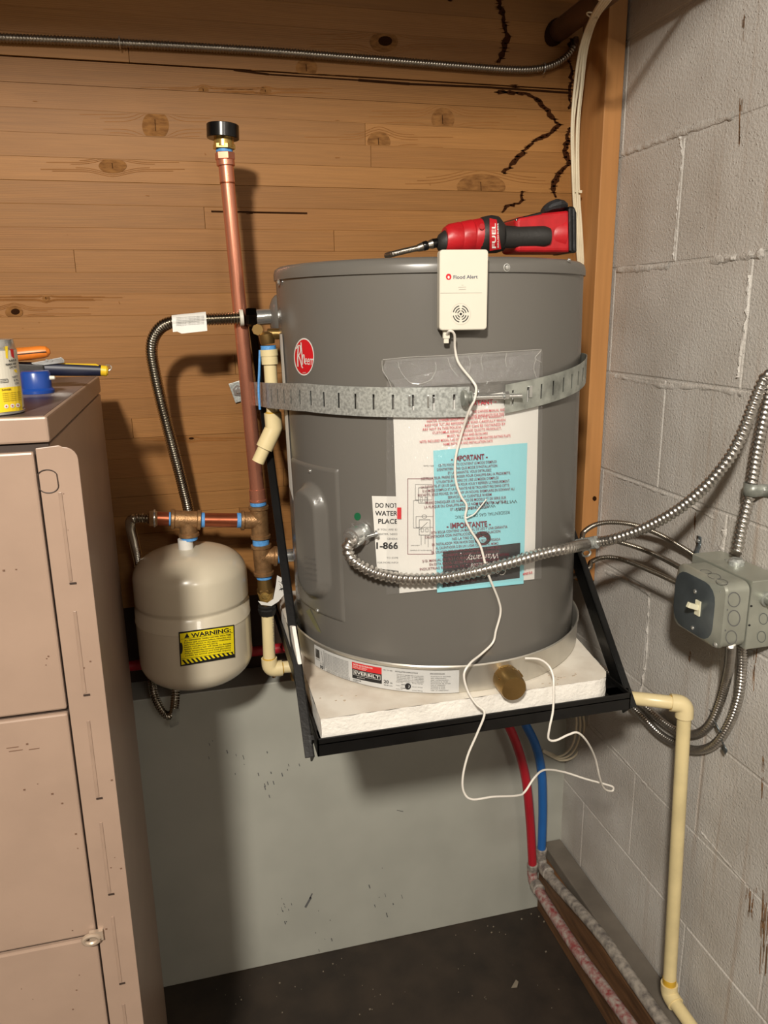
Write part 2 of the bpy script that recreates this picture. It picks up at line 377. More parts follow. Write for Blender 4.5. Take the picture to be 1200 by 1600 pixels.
# ------------------------------------------------------------ room shell
ROOM_L, ROOM_F, ROOM_T = -2.3, -3.9, 2.62
def shell(name, a, b, m):
    return struct(MB().box(a, b).build(name, m, smooth=0))
shell('floor', (ROOM_L, ROOM_F, -.05), (.15, .2, 0), M_FLOOR)
shell('ceiling', (ROOM_L, ROOM_F, ROOM_T), (.15, .2, ROOM_T+.05), M_CEIL)
shell('wall_left', (ROOM_L-.1, ROOM_F, 0), (ROOM_L, .2, ROOM_T), M_PLASTER)
shell('wall_front', (ROOM_L-.1, ROOM_F-.1, 0), (.15, ROOM_F, ROOM_T), M_PLASTER)

shell('shade_beam', (ROOM_L, -1.25, 2.215), (-.004, -1.15, ROOM_T), M_CEIL)   # unseen beam, added to block the lamp and shade the upper back wall
# back wall: glued laminated timber above, painted board below, a dark recess between
wb = struct(MB().box((ROOM_L, .09, 0), (.1, .2, ROOM_T)).build('wall_back', M_DARKGAP, smooth=0))
WOODB = .957
rows = 43
for k in range(-19, rows):
    z1 = 1.928-.038*k+.038; z0 = z1-.038
    z1 += .0
    if z0 < WOODB-.02 or z0 > ROOM_T: continue
    gap = random.choice([0, 0, .0001, .00035]) if k != 0 else .0022
    xs = [ROOM_L]
    x = ROOM_L+random.uniform(.3, 1.9)
    while x < -.35:
        xs.append(x); x += random.uniform(1.3, 2.6)
    xs.append(0.02)
    for i in range(len(xs)-1):
        y0 = random.uniform(-.0006, .0001)
        if k == 0: y0 -= .001
        MB().box((xs[i]+.0003, y0, z0+gap), (xs[i+1]-.0003, .088, min(z1, ROOM_T)-.0001)).build('plank', M_WOOD, wb, smooth=0, bevel=random.choice([.0002, .0003, .0005]), bseg=1)
lower = MB().box((ROOM_L, 0.0, 0), (0.02, .088, .735)).build('painted_panel', M_LOWER, wb, smooth=0, bevel=.002)
lower['label'] = 'pale grey-green painted lower panel'
def onwall(e=-.0016): return lambda x, y: PY(x, y, e)
# the crack between two beams, knots and water stains
mb = MB()
for a, b, w in (((365, 109), (420, 116), 3), ((420, 116), (560, 125), 2), ((560, 125), (640, 131), 4), ((640, 131), (760, 136), 3), ((760, 136), (892, 145), 3), ((330, 330), (480, 333), 2.2), ((385, 334), (395, 333), 1)):
    line(mb, a, b, w, onwall(-.0022))
mb.build('crack', M_KNOTD, wb, smooth=0)
knots = [(243, 196, 21, 19, 0), (176, 259, 22, 9, 0), (600, 65, 22, 13, 1), (479, 106, 17, 12, 0), (692, 187, 18, 15, 0), (592, 222, 18, 13, 0), (752, 292, 38, 16, 0), (22, 488, 14, 8, 1), (20, 600, 1, 1, 0), (72, 466, 6, 4, 0), (297, 686, 8, 3, 1), (415, 142, 9, 4, 0), (318, 141, 8, 5, 0)]
def inplank(x0, y0, e):
    zc = PY(x0, y0, 0).z; k_ = math.floor((1.966-zc)/.038); lo, hi = 1.966-.038*(k_+1)+.0012, 1.966-.038*k_-.0012
    def f(x, y):
        p = PY(x, y, e); p.z = min(max(p.z, lo), hi); return p
    return f
for x, y, a, b, core in knots:
    if a < 3: continue
    mb = MB().use(M_KNOT); K1, K2, K3 = inplank(x, y, -.0011), inplank(x, y, -.0015), inplank(x, y, -.0008)
    disc(mb, (x, y), a, b*1.25, K1, 24)
    mb.use(M_KNOTD)
    if core: disc(mb, (x+2, y-1), a*.5, b*.6, K2, 14)
    else:
        line(mb, (x-1, y-b*.5), (x, y+b*.45), 1.0, K2)
    mb.use(M_GRAIN); rk = random.Random(int(x))
    for j in range(-3, 4):      # grain lines that swell round the knot
        if j == 0: continue
        y1_ = y+j*b*.30; sg = 1 if j > 0 else -1; L_ = rk.uniform(50, 120)
        P_ = [(x+t*L_, y1_+sg*b*.95*math.exp(-(t*L_/(a*1.25))**2)) for t in [(-1+2*q/20) for q in range(21)]]
        for p, q in zip(P_, P_[1:]): line(mb, p, q, .8, K3, 1)
    mb.build('knot', None, wb, smooth=0)
def jag(pts, w, seed):
    rnd = random.Random(seed); out = []
    for i in range(len(pts)-1):
        (x0, y0), (x1, y1) = pts[i], pts[i+1]; n = max(2, int(math.hypot(x1-x0, y1-y0)/5))
        for j in range(n):
            t = j/n; out.append((x0+(x1-x0)*t+rnd.uniform(-2.6, 2.6), y0+(y1-y0)*t+rnd.uniform(-1, 1), w*rnd.uniform(.3, 1.1)))
    mb = MB(); s = onwall(-.0015); vs = []
    for i, (x, y, ww) in enumerate(out):
        a = out[max(i-1, 0)]; b = out[min(i+1, len(out)-1)]; dx, dy = b[0]-a[0], b[1]-a[1]; L = math.hypot(dx, dy) or 1
        vs += [s(x-dy/L*ww/2, y+dx/L*ww/2), s(x+dy/L*ww/2, y-dx/L*ww/2)]
    mb.add(vs, [(2*i, 2*i+1, 2*i+3, 2*i+2) for i in range(len(out)-1)])
    for x, y, ww in out:      # the stain bleeds sideways along the grain
        for _ in range(2):
            l = rnd.uniform(2, 9)*rnd.choice([-1, 1])*w/9; h = rnd.uniform(.6, 1.8)
            mb.add([s(x, y-h), s(x+l, y+rnd.uniform(-.4, .4)), s(x, y+h)], [(0, 1, 2)])
    mb.build('water_stain', M_STAIN, wb, smooth=0)
jag([(780, -5), (783, 20), (790, 40), (793, 62), (785, 80), (778, 102)], 11, 1)
jag([(775, 143), (822, 146), (845, 160), (862, 182), (872, 195), (860, 208), (835, 220), (820, 235), (808, 250), (795, 262), (780, 274)], 8, 2)
jag([(890, 200), (884, 235), (888, 255), (870, 275), (862, 290), (868, 312)], 9, 3)
jag([(818, 300), (812, 318), (790, 322), (782, 336)], 6, 4)
jag([(893, 60), (889, 90), (893, 130), (890, 175)], 7, 5)
jag([(700, 0), (712, 4)], 4, 6); jag([(806, 132), (805, 142)], 9, 8)
# tiny scratches and nail holes
mb = MB(); rnd = random.Random(3)
for i in range(20):
    x, y = rnd.uniform(0, 780), rnd.uniform(150, 740); l = rnd.uniform(1.5, 8); a = rnd.choice([0, 0, .1, 1.2])
    line(mb, (x, y), (x+l*math.cos(a), y+l*math.sin(a)), rnd.uniform(.5, 1.3), onwall(-.0013), 1)
o = mb.build('scratches', M_GRAIN, wb, smooth=0); o['kind'] = 'stuff'
# smudges on the lower panel
mb = MB(); rnd = random.Random(5)
for cx, cy, n, sp in ((600, 1410, 9, 40), (440, 1420, 10, 14), (510, 1460, 6, 20), (350, 1180, 8, 30), (430, 1200, 12, 30), (700, 1480, 0, 1)):
    for i in range(n):
        x, y = cx+rnd.gauss(0, sp*.5), cy+rnd.gauss(0, sp*.6); l = rnd.uniform(1, 7)
        if y < 1480-(x-560)*.2: line(mb, (x, y), (x+l*.3, y+l), rnd.uniform(.6, 1.7), onwall(-.0006), 1)
for p, q, w in (((477, 1418), (486, 1402), 3.2), ((484, 1404), (488, 1396), 2), ((620, 1266), (630, 1268), 1)): line(mb, p, q, w, onwall(-.0007), 1)
o = mb.build('scuff_marks', M_INKG, wb, smooth=0); o['kind'] = 'stuff'

# right wall: painted concrete blocks on recessed joints
wr = struct(MB().box((.0012, ROOM_F, 0), (.15, .02, ROOM_T)).build('wall_right', M_BLOCK, smooth=0))
BM = {}
def blockmesh(L, H):
    key = (round(L, 3), round(H, 3))
    if key not in BM:
        o = MB().box((0, 0, 0), (.1, L, H)).build('block', M_BLOCK, wr, smooth=0, bevel=.0022, bseg=2); BM[key] = o; return o
    o = BM[key].copy(); COL.objects.link(o); o.parent = wr; OFF[o.name] = Vector((0, 0, 0)); return o
for k in range(-4, 9):
    zt = 1.789-.2025*k; zb = max(zt-.2025, 0.0); zt = min(zt, ROOM_T)
    if zt - zb < .03: continue
    off = -.103 if k % 2 == 1 else -.298
    ys = [0.015]; y = off
    while y > ROOM_F+.02: ys.append(y); y -= .391
    ys.append(ROOM_F+.005)
    for a, b in zip(ys, ys[1:]):
        if a-b < .03: continue
        o = blockmesh(a-b-.003, zt-zb-.003); o.location = (random.uniform(-.0007, .0004), b+.0015, zb+.0015)
# mortar squeezed out of a few joints, left lumpy under the paint
def ridge(pts, w, d, seed):
    rnd = random.Random(seed); P = smoothpath(pts, 10); mb = MB(); vs = []; n = 7
    for i, p in enumerate(P):
        t = (P[min(i+1, len(P)-1)]-P[max(i-1, 0)]).normalized(); w_ = Vector((1, 0, 0)).cross(t).normalized()
        jw = w*rnd.uniform(.6, 1.3); jd = d*rnd.uniform(.4, 1.4)
        for q in range(n):
            a = math.pi*q/(n-1); vs.append(Vector((.001, p.y, p.z))+w_*math.cos(a)*jw+Vector((-1, 0, 0))*math.sin(a)*jd*rnd.uniform(.7, 1.2))
    mb.add(vs, [(i*n+q, i*n+q+1, (i+1)*n+q+1, (i+1)*n+q) for i in range(len(P)-1) for q in range(n-1)])
    mb.build('mortar_ridge', M_BLOCK, wr)
R = lambda x, y: PX(x, y, 0)
def _rd(pts, w, d, seed): ridge([R(*p) for p in pts], w, d, seed)
_rd([(972, 240), (1000, 230), (1040, 215), (1080, 201), (1145, 180)], .006, .003, 1)
_rd([(1062, 215), (1066, 240), (1060, 300), (1056, 350), (1052, 405)], .003, .003, 2)
_rd([(964, 422), (1000, 420), (1045, 416)], .007, .004, 3)
_rd([(1110, 408), (1150, 402), (1195, 396)], .007, .004, 4)
_rd([(1172, 430), (1166, 500), (1157, 560), (1154, 590)], .003, .004, 5)
_rd([(962, 588), (1000, 596), (1040, 604), (1100, 606), (1160, 616)], .005, .003, 6)
_rd([(955, 742), (985, 752), (1027, 768), (1070, 785), (1120, 812)], .003, .003, 7)
_rd([(1132, 825), (1128, 850), (1122, 870)], .006, .004, 8)
_rd([(945, 893), (985, 910), (1017, 930)], .005, .003, 9)
_rd([(1014, 935), (1012, 990), (1009, 1040), (1000, 1085)], .003, .004, 10)
_rd([(924, 1133), (970, 1182), (1010, 1228)], .003, .002, 11)
_rd([(1168, 1320), (1150, 1340)], .002, .002, 12)
_rd([(1095, 1300), (1120, 1330), (1165, 1382)], .003, .002, 13)
# rust runs below the joints near the frame's right side
mb = MB(); rnd = random.Random(9)
for x, y0, y1, w in ((1158, 150, 250, 3.0), (1163, 20, 60, 2.5), (1174, 1385, 1440, 9), (1196, 1390, 1520, 10), (1193, 1180, 1250, 3), (1180, 1010, 1075, 3), (1079, 1015, 1040, 2), (1086, 800, 850, 1.6)):
    for q in range(int(5+w*2.2)):
        xa = x+rnd.gauss(0, w*.42); ya = rnd.uniform(y0, y0+(y1-y0)*.7); l = rnd.uniform(.08, .4)*(y1-y0)
        line(mb, (xa-(ya-y0)*.05, ya), (xa-(ya+l-y0)*.05, min(ya+l, y1+5)), rnd.uniform(.4, 1.3), lambda a, b: PX(a, b, -.0012), 1)
mb.build('rust_run', mat('rust_stain', (152, 116, 82), .8, var=.3, scale=80), wr, smooth=0)

# corner stud, sill along the foot of the right wall, boards beside the pipes
struct(MB().box((-.042, -.098, .93), (-.0045, -.0008, ROOM_T)).build('trim_1', M_STUD, smooth=0, bevel=.0015))
stud = bpy.data.objects['trim_1']
mb = MB(); disc(mb, PY(929, 779, -.0985).xz and (929, 779), 3.2, 3.8, lambda x, y: PY(x, y, -.0986), 14); mb.build('nail_hole', M_KNOTD, stud, smooth=0)
struct(MB().box((-.052, ROOM_F, .168), (-.003, -.002, .198)).build('trim_2', M_SILL, smooth=0, bevel=.003))
struct(MB().box((-.060, ROOM_F, 0), (-.004, -.002, .167)).build('trim_3', M_RAWW, smooth=0, bevel=.003))

# ------------------------------------------------------------ water heater
HX, HY, HR = -.438, -.285, .246
ZB, ZT = .951, 1.580
def HC(e): return lambda x, y: CYL(x, y, HX, HY, HR+e)
zseam = CYL(760, 425, HX, HY, HR).z
print('seam', zseam)
wh = thing('water_heater', (HX, HY, ZB), 'squat grey electric storage water heater on a white slab in the corner', 'water heater')
def ring(prof, n=128): 
    mb = MB(); mb.lathe((HX, HY, 0), (0, 0, 1), prof, n); mb.v = [(v[0]+hx(v[2])-HX, v[1], v[2]) for v in mb.v]; return mb
ring([(ZB, HR-.012), (ZB+.006, HR-.004), (ZB+.014, HR-.001), (ZB+.02, HR), (zseam+.004, HR)]).build('tank_jacket', M_HEAT, wh, smooth=50)
ring([(zseam, HR+.0005), (zseam, HR+.003), (ZT-.012, HR+.003), (ZT-.005, HR+.001), (ZT-.001, HR-.005), (ZT, HR-.012)]).build('lid', M_HEAT, wh, smooth=50)
def screw(px, parent, e=.003, r=.0042):
    p = CYL(px[0], px[1], HX, HY, HR+e); n = Vector((p.x-hx(p.z), p.y-HY, 0)).normalized()
    mb = MB(); mb.lathe(p-n*.001, n, [(0, r*1.25), (.001, r*1.25), (.0012, r), (.003, r*.7), (.0036, r*.2)], 14)
    return mb.build('screw', M_SMOOTHM, parent)
for p in ((792, 418), (435, 441)): screw(p, wh)
screw((552, 822), wh, 0); screw((889, 406), wh, .003, .002)
# access panel with its raised hood: a height field over the cylinder
def th_z(p): return math.atan2(p.x-(hx(p.z) if p.z > 1.0 else HX), -(p.y-HY)), p.z
t0, z0 = th_z(CYL(541, 974, HX, HY, HR)); t1, z1 = th_z(CYL(529, 733, HX, HY, HR))
tr = (t0+t1)/2; zc0, zc1 = z0-.001, z1+.001
tl, zz = th_z(CYL(464, 722, HX, HY, HR)); tl -= .10
print('panel', tl, tr, zc0, zc1)
mb = MB(); NU, NV = 44, 64; vs = []
tw = tr-tl; uc, ur = .53, .29
def sstep(a, b, x):
    t = min(max((x-a)/(b-a), 0), 1); return t*t*(3-2*t)
for j in range(NV+1):
    for i in range(NU+1):
        u, v = i/NU, j/NV
        su, sv = u*tw*HR, v*(zc1-zc0); ed = min(su, tw*HR-su, sv, (zc1-zc0)-sv)
        cxr = .012  # rounded corners
        h = .0045*sstep(0, .004, ed)-.0015
        # hood: oblong, rounded ends
        hw = tw*HR*ur; cu = tw*HR*uc; lz, hz = .11*(zc1-zc0), .88*(zc1-zc0)
        dx = su-cu; dz = 0 if lz+hw < sv < hz-hw else ((sv-(lz+hw)) if sv <= lz+hw else (sv-(hz-hw)))
        dd = hw-math.hypot(dx, dz)
        if dd > 0: h += .017*sstep(0, .013, dd)
        th = tl+tw*u; rr = HR+h; zz = zc0+(zc1-zc0)*v; vs.append((hx(zz)+rr*math.sin(th), HY-rr*math.cos(th), zz))
mb.add(vs, [(j*(NU+1)+i, j*(NU+1)+i+1, (j+1)*(NU+1)+i+1, (j+1)*(NU+1)+i) for j in range(NV) for i in range(NU)])
ap = mb.build('access_panel', M_PLATE, wh, smooth=60); ap['label'] = 'raised grey element access panel with hood'
for px in ((484, 736), (496, 954)): screw(px, ap, .0035, .0028)
mb = MB()
for i, s in enumerate(('RISK OF ELECTRIC', 'SHOCK BEFORE', 'REMOVING COVER', 'DISCONNECT ALL', 'ELECTRIC SUPPLY')):
    text(mb, s, 475+i*.6, 872+i*8.3, 493+i*.6, 876+i*8.3, 3.2, HC(.0205))
mb.build('embossed_text', mat('embossed_grey', (112, 109, 104), .4), ap, smooth=0)
# hot outlet cup + nipple on the upper left
pc = PY(431, 495, -.17)
e0 = Vector((hx(pc.z)-math.sqrt(HR**2-(pc.y-HY)**2), pc.y, pc.z))
print('outlet', e0)
YO = e0.y
LO = e0.x-pc.x; MB().lathe(e0+Vector((.012, 0, 0)), (-1, 0, 0), [(0, .036), (.012+LO-.004, .037), (.012+LO, .0355), (.012+LO+.005, .030), (.012+LO+.009, .020), (.012+LO+.010, .014)], 36).build('outlet_cover', M_HEAT, wh)
# brand badge, drawn as it is on the jacket
mb = MB(); bc = (475, 557.5)
mb.use(M_PAPER); disc(mb, bc, 15.8, 29.3, HC(.0008), 40)
mb.use(M_RED); disc(mb, bc, 14.4, 27.2, HC(.0012), 40)
mb.use(M_PAPER)
S = HC(.0017)
def stroke(pts, w):
    for a, b in zip(pts, pts[1:]): line(mb, a, b, w, S, 1)
stroke([(465.5, 573), (465, 560), (466, 541)], 1.8)                        # R stem
stroke([(463, 545), (466, 539.5), (469, 540), (469.8, 547), (468.4, 553), (466, 555)], 1.5)
stroke([(466.5, 555), (469.5, 564), (472, 574), (473.4, 575)], 1.6)
stroke([(472.5, 570), (471.6, 552), (470.2, 535)], 1.5)                     # h ascender
stroke([(472.4, 562), (473.6, 554), (475.2, 554.5), (475.8, 568)], 1.3)
text(mb, 'eem', 475.9, 569.5, 489.0, 570.5, 15.5, S, .0)
text(mb, 'RHEEM', 473, 583, 478, 583, 1.3, S)
mb.build('badge', None, wh, smooth=0)['label'] = 'red oval badge with white script lettering'
mb = MB(); disc(mb, (558.5, 807), 5.2, 6, HC(.0008), 20); mb.build('green_sticker', M_GREEN, wh, smooth=0)
mb = MB(); quad(mb, ((478, 955), (496, 986), (502, 989), (484, 951)), HC(.0007)); mb.build('residue', mat('tape_residue', (112, 110, 80), .5), wh, smooth=0)
# service notice
mb = MB(); mb.use(M_PAPER); quad(mb, ((581, 775), (640, 776), (640, 894), (589, 888)), HC(.0009), 10, 8)
mb.use(M_INK); S = HC(.0013)
text(mb, 'DO NOT', 586.5, 793, 621, 793.5, 7.2, S, .02); text(mb, 'WATER HEATER', 586, 805.5, 660*1.0, 806, 7.2, S, .02)
text(mb, 'PLACE CALL', 591, 818, 650, 818.5, 7.2, S, .02); text(mb, '1-866', 588, 857.5, 622, 857.5, 10, S, .03)
mb.use(M_INKG)
text(mb, 'IF YOU ARE EXPERIENCING', 590, 829, 650, 829, 3, S); text(mb, 'HEATER, NEED ASSIST', 590, 836, 636, 836, 3, S); text(mb, 'GENERAL QUEST', 605, 843.5, 636, 843.5, 3, S)
text(mb, 'TO EXPEDITE', 604, 873, 632, 873, 2.6, S); text(mb, 'FOR MORE INFORMATION', 590, 880.5, 640, 880.5, 2.8, S)
mb.use(M_RED); quad(mb, ((620.5, 793), (627, 793), (627, 811), (620.5, 811)), HC(.0042))
mb.build('service_notice', None, wh, smooth=0)
# a long narrow notice seen edge-on at the far left of the jacket
mb = MB(); quad(mb, ((437, 522), (441, 522), (459, 786), (452, 760)), HC(.0012), 2, 12); mb.build('edge_notice', M_PAPER, wh, smooth=0)

# pouch of papers taped to the heater
pz = CYL(730, 760, HX, HY, HR+.004)
po = thing('document_pouch', pz, 'clear plastic pouch of white and cyan papers taped on the grey heater', 'document pouch')
mb = MB(); quad(mb, ((614, 640), (842, 604), (835, 905), (624, 927)), HC(.0022), 16, 12); pap = mb.build('paper', M_PAPER, po, smooth=60)
mb = MB(); mb.use(M_CYAN); S = HC(.0030)
quad(mb, ((677, 704), (824, 692), (818, 912), (683, 926)), S, 12, 10)
mb.use(M_INK); S = HC(.0034)
quad(mb, ((692, 862), (813, 848), (812, 903), (692, 918)), S, 10, 4)
disc(mb, (754, 841), 13, 11, S, 20)
mb.use(M_CYAN); disc(mb, (754, 843), 6, 5, HC(.0037), 14)
mb.use(M_INK)
text(mb, 'RESIDENTIAL GAS OR ELECTRIC', 796, 798, 711, 806, -0+5, S); text(mb, 'WATER HEATERS', 774, 788, 712, 794, 5, S); text(mb, 'WITH A 6 YEAR', 808, 781, 742, 786, 5, S)
mb.use(M_PAPER); S = HC(.0038)
text(mb, 'Warranty', 778, 864, 728, 869, 9, S, 0, .3); text(mb, 'Certificate of', 790, 888, 712, 899, 10, S, 0, .3); text(mb, 'Limited', 762, 878, 735, 881, 6, S, 0, .2)
mb.build('booklet', None, po, smooth=0)['label'] = 'cyan booklet with black title box, upside down'
mb = MB(); mb.use(M_INKG); S = HC(.0030)   # wiring diagram on the white sheet
def rect(x0, y0, x1, y1, w=.8):
    for a, b in (((x0, y0), (x1, y0)), ((x1, y0), (x1, y1)), ((x1, y1), (x0, y1)), ((x0, y1), (x0, y0))): line(mb, a, b, w, S, 2)
mb.use(M_INKM); rect(637, 748, 677, 866, .9); mb.use(M_INKG)
rect(654, 762, 668, 786); rect(649, 757, 675, 781, .6); rect(655, 812, 672, 836); rect(650, 807, 677, 824, .6)
rect(657, 777, 660, 784, .6); rect(664, 777, 667, 784, .6); rect(658, 826, 662, 831, .6); rect(665, 826, 669, 831, .6)
disc(mb, (663, 807), 4, 3, S, 14, 0, .8)
for p, q in (((646, 782), (646, 825)), ((646, 782), (654, 782)), ((646, 825), (655, 825)), ((658, 836), (658, 852)), ((664, 836), (664, 850)), ((669, 836), (669, 855)), ((655, 828), (668, 816))): line(mb, p, q, .6, S, 1)
text(mb, 'WIRING', 660, 747.2-.2, 676, 747, 1.6, S); text(mb, 'DIAGRAM OF WATER HEATER', 641, 861, 675, 861, 2, S); text(mb, 'UPPER ELEMENT', 642, 853, 656, 853, 1.4, S); text(mb, 'FAMILY SIZE', 662, 729, 678, 729, 2.2, S)
mb.build('wiring_diagram', None, pap, smooth=0)
# red and maroon notices printed on the bag
S = HC(.0052)
mb = MB(); mb.use(M_INKR)
def T(s, x0, y0, x1, y1, h=5.2, b=.02): text(mb, s, x0, y0, x1, y1, h, S, b)
T('- IMPORTANT -', 712, 636, 776, 630, 6.6, .03)
def para(lines, xr, y0, dy, sl, h):
    for i, (s_, x0, x1) in enumerate(lines): T(s_, x0, y0+i*dy+sl*(x0-xr), x1, y0+i*dy+sl*(x1-xr), h, .004)
para((('THE OWNERS MANUAL AND', 738, 790), ('THE WARRANTY FOR THIS', 738, 788)), 738, 645.5, 6.4, -.07, 4.2)
para((('HEATER. OWNER/OPERATOR PLEASE READ THE WARRANTY', 667, 788), ('KEEP FOR FUTURE REFERENCE & READ CAREFULLY WHEN', 664, 790), ('ARE NOT IN THIS POUCH, THEY CAN BE OBTAINED BY', 660, 790),
    ('CUSTOMER SERVICE. PLEASE QUOTE PRODUCT,', 676, 784), ('MODEL NUMBERS AND 86156-5493', 699, 762), ('NOTE: INCLUDED MODEL AND SERIAL NUMBERS FROM HEATERS RATING PLATE', 656, 798), ('NAME INSTALLER AND INSTALLATION DATE', 693, 770)), 690, 658.5, 6.3, -.07, 4.0)
mb.build('red_notice', None, po, smooth=0)
mb = MB(); mb.use(M_INKM)
T('- IMPORTANT -', 705, 721, 762, 717, 8.2, .03)
fr = [(q[0], q[1], q[3]) for q in (('CETTE POCHETTE CONTIENT LE MODE D\'EMPLOI', 685, 729, 776), ('D\'ENTRETIEN AINSI QUE MODE D\'INSTALLATION', 683, 736, 777), ('ET LA GARANTIE. VOUS DETRUISEZ', 700, 742, 768),
    ('INSTALLATEUR: PRIERE DE LAISSER POUR CHAUFFE-EAU A PROXIMITE.', 658, 748, 798), ('UTILISATEUR: PRIERE DE LIRE LE MODE D\'EMPLOI', 682, 754, 779), ('LA GARANTIE ET DE LES GARDER POUR VOUS Y REFERER ULTERIEUREMENT.', 658, 761, 797),
    ('SI LE MODE D\'EMPLOI ET LA GARANTIE NE SE TROUVENT PAS DANS CETTE', 660, 767, 796), ('POCHETTE, VOUS POUVEZ, EN OBTENIR UN NOUVEL EXEMPLAIRE EN ECRIVANT AU', 653, 773, 804), ('SERVICE A LA CLIENTELE RHEEM', 700, 780, 768),
    ('PRIERE D\'INDIQUER LES NUMEROS DE MODELE ET DE SERIE SUR', 665, 786, 791), ('LA PLAQUE DU CHAUFFE-EAU, LE NOM DE L\'INSTALLATEUR', 663, 792, 792), ('ET LA DATE D\'INSTALLATION', 704, 799, 762))]
para(fr, 690, 729, 6.35, -.07, 4.0)
T('- IMPORTANTE -', 698, 826, 767, 822, 8.2, .03)
es = (('ESTA BOLSA CONTIENE UN MANUAL DE USO Y UNA GARANTIA', 674, 793), ('CALENTADOR CON INSTRUCCIONES DE INSTALACION', 664, 782), ('NO LA TIRE O DESTRUYA', 707, 764),
    ('SR. INSTALADOR: POR FAVOR DEJE ESTA BOLSA PEGADA', 675, 782), ('AL CALENTADOR O EN UN LUGAR CERCANO AL MISMO', 681, 779), ('SR. USUARIO: POR FAVOR LEA EL MANUAL Y GUARDELO', 674, 783),
    ('Y CONSERVE LA GARANTIA PARA CONSULTA', 690, 780), ('SI EL MANUAL DE USO Y CUIDADO Y LA GARANTIA NO ESTAN', 660, 795), ('EN ESTA BOLSA, USTED PUEDE OBTENERLOS DE', 671, 780), ('INDUSTRIAS RHEEM S.A. DE C.V. SERVICIO AL CLIENTE', 656, 795))
para(es, 690, 833, 6.2, -.08, 4.0); T('LA ETIQUETA DEL CALENTADOR', 676, 915, 745, 908, 4.0, .004)
mb.use(M_INKR); T('AP6018-8', 817, 899, 832, 896, 3.6)
mb.build('maroon_notice', None, po, smooth=0)
mb = MB(); vs = []; NU, NV = 30, 36; rnd = random.Random(2)
cor = ((604, 596), (848, 548), (846, 904), (604, 929))
for j in range(NV+1):
    for i in range(NU+1):
        u, v = i/NU, j/NV; x = (cor[0][0]*(1-u)+cor[1][0]*u)*(1-v)+(cor[3][0]*(1-u)+cor[2][0]*u)*v; y = (cor[0][1]*(1-u)+cor[1][1]*u)*(1-v)+(cor[3][1]*(1-u)+cor[2][1]*u)*v
        e = .0056+.0012*math.sin(u*9+v*4)*math.sin(v*7+1)+rnd.uniform(0, .0003); vs.append(CYL(x, y, HX, HY, HR+e))
mb.add(vs, [(j*(NU+1)+i, j*(NU+1)+i+1, (j+1)*(NU+1)+i+1, (j+1)*(NU+1)+i) for j in range(NV) for i in range(NU)])
mb.build('plastic_bag', M_FILM, po, smooth=70)
# strip of clear packing tape above the strap
tp = thing('packing_tape', CYL(720, 580, HX, HY, HR+.009), 'wrinkled clear packing tape strip above the metal strap on the heater', 'tape')
mb = MB(); vs = []; rnd = random.Random(4); NU, NV = 40, 8
tc_ = ((597, 562), (846, 547), (842, 592), (612, 607))
for j in range(NV+1):
    for i in range(NU+1):
        u, v = i/NU, j/NV; x = (tc_[0][0]*(1-u)+tc_[1][0]*u)*(1-v)+(tc_[3][0]*(1-u)+tc_[2][0]*u)*v; y = (tc_[0][1]*(1-u)+tc_[1][1]*u)*(1-v)+(tc_[3][1]*(1-u)+tc_[2][1]*u)*v
        if i == 0: x += 6*math.sin(v*math.pi*2+2)
        e = .0085+.002*abs(math.sin(u*19+v*3))*abs(math.sin(v*3))+rnd.uniform(0, .0008); vs.append(CYL(x, y, HX, HY, HR+e))
mb.add(vs, [(j*(NU+1)+i, j*(NU+1)+i+1, (j+1)*(NU+1)+i+1, (j+1)*(NU+1)+i) for j in range(NV) for i in range(NU)])
mb.build('tape_film', M_TAPEC, tp, smooth=70)
mb = MB(); rnd = random.Random(8)   # raised creases catching the light
for pts in (((622, 565), (626, 580), (640, 597), (655, 600)), ((655, 600), (672, 594), (681, 578), (680, 566)), ((597, 563), (598, 578), (606, 592), (612, 606)), ((598, 562), (640, 558), (700, 555), (780, 550), (846, 546)), ((754, 553), (752, 565), (755, 580)), ((792, 552), (790, 562), (792, 574)), ((838, 560), (834, 575), (838, 590)), ((846, 547), (842, 552), (836, 560), (846, 566)), ((700, 560), (705, 575), (716, 588)), ((732, 556), (735, 572), (728, 590))):
    mb.tube(smoothpath([CYL(x, y, HX, HY, HR+.0118) for x, y in pts], 5), .00045, 5)
mb.build('crease', mat('tape_glint', (204, 202, 196), .15, alpha=.4), tp)

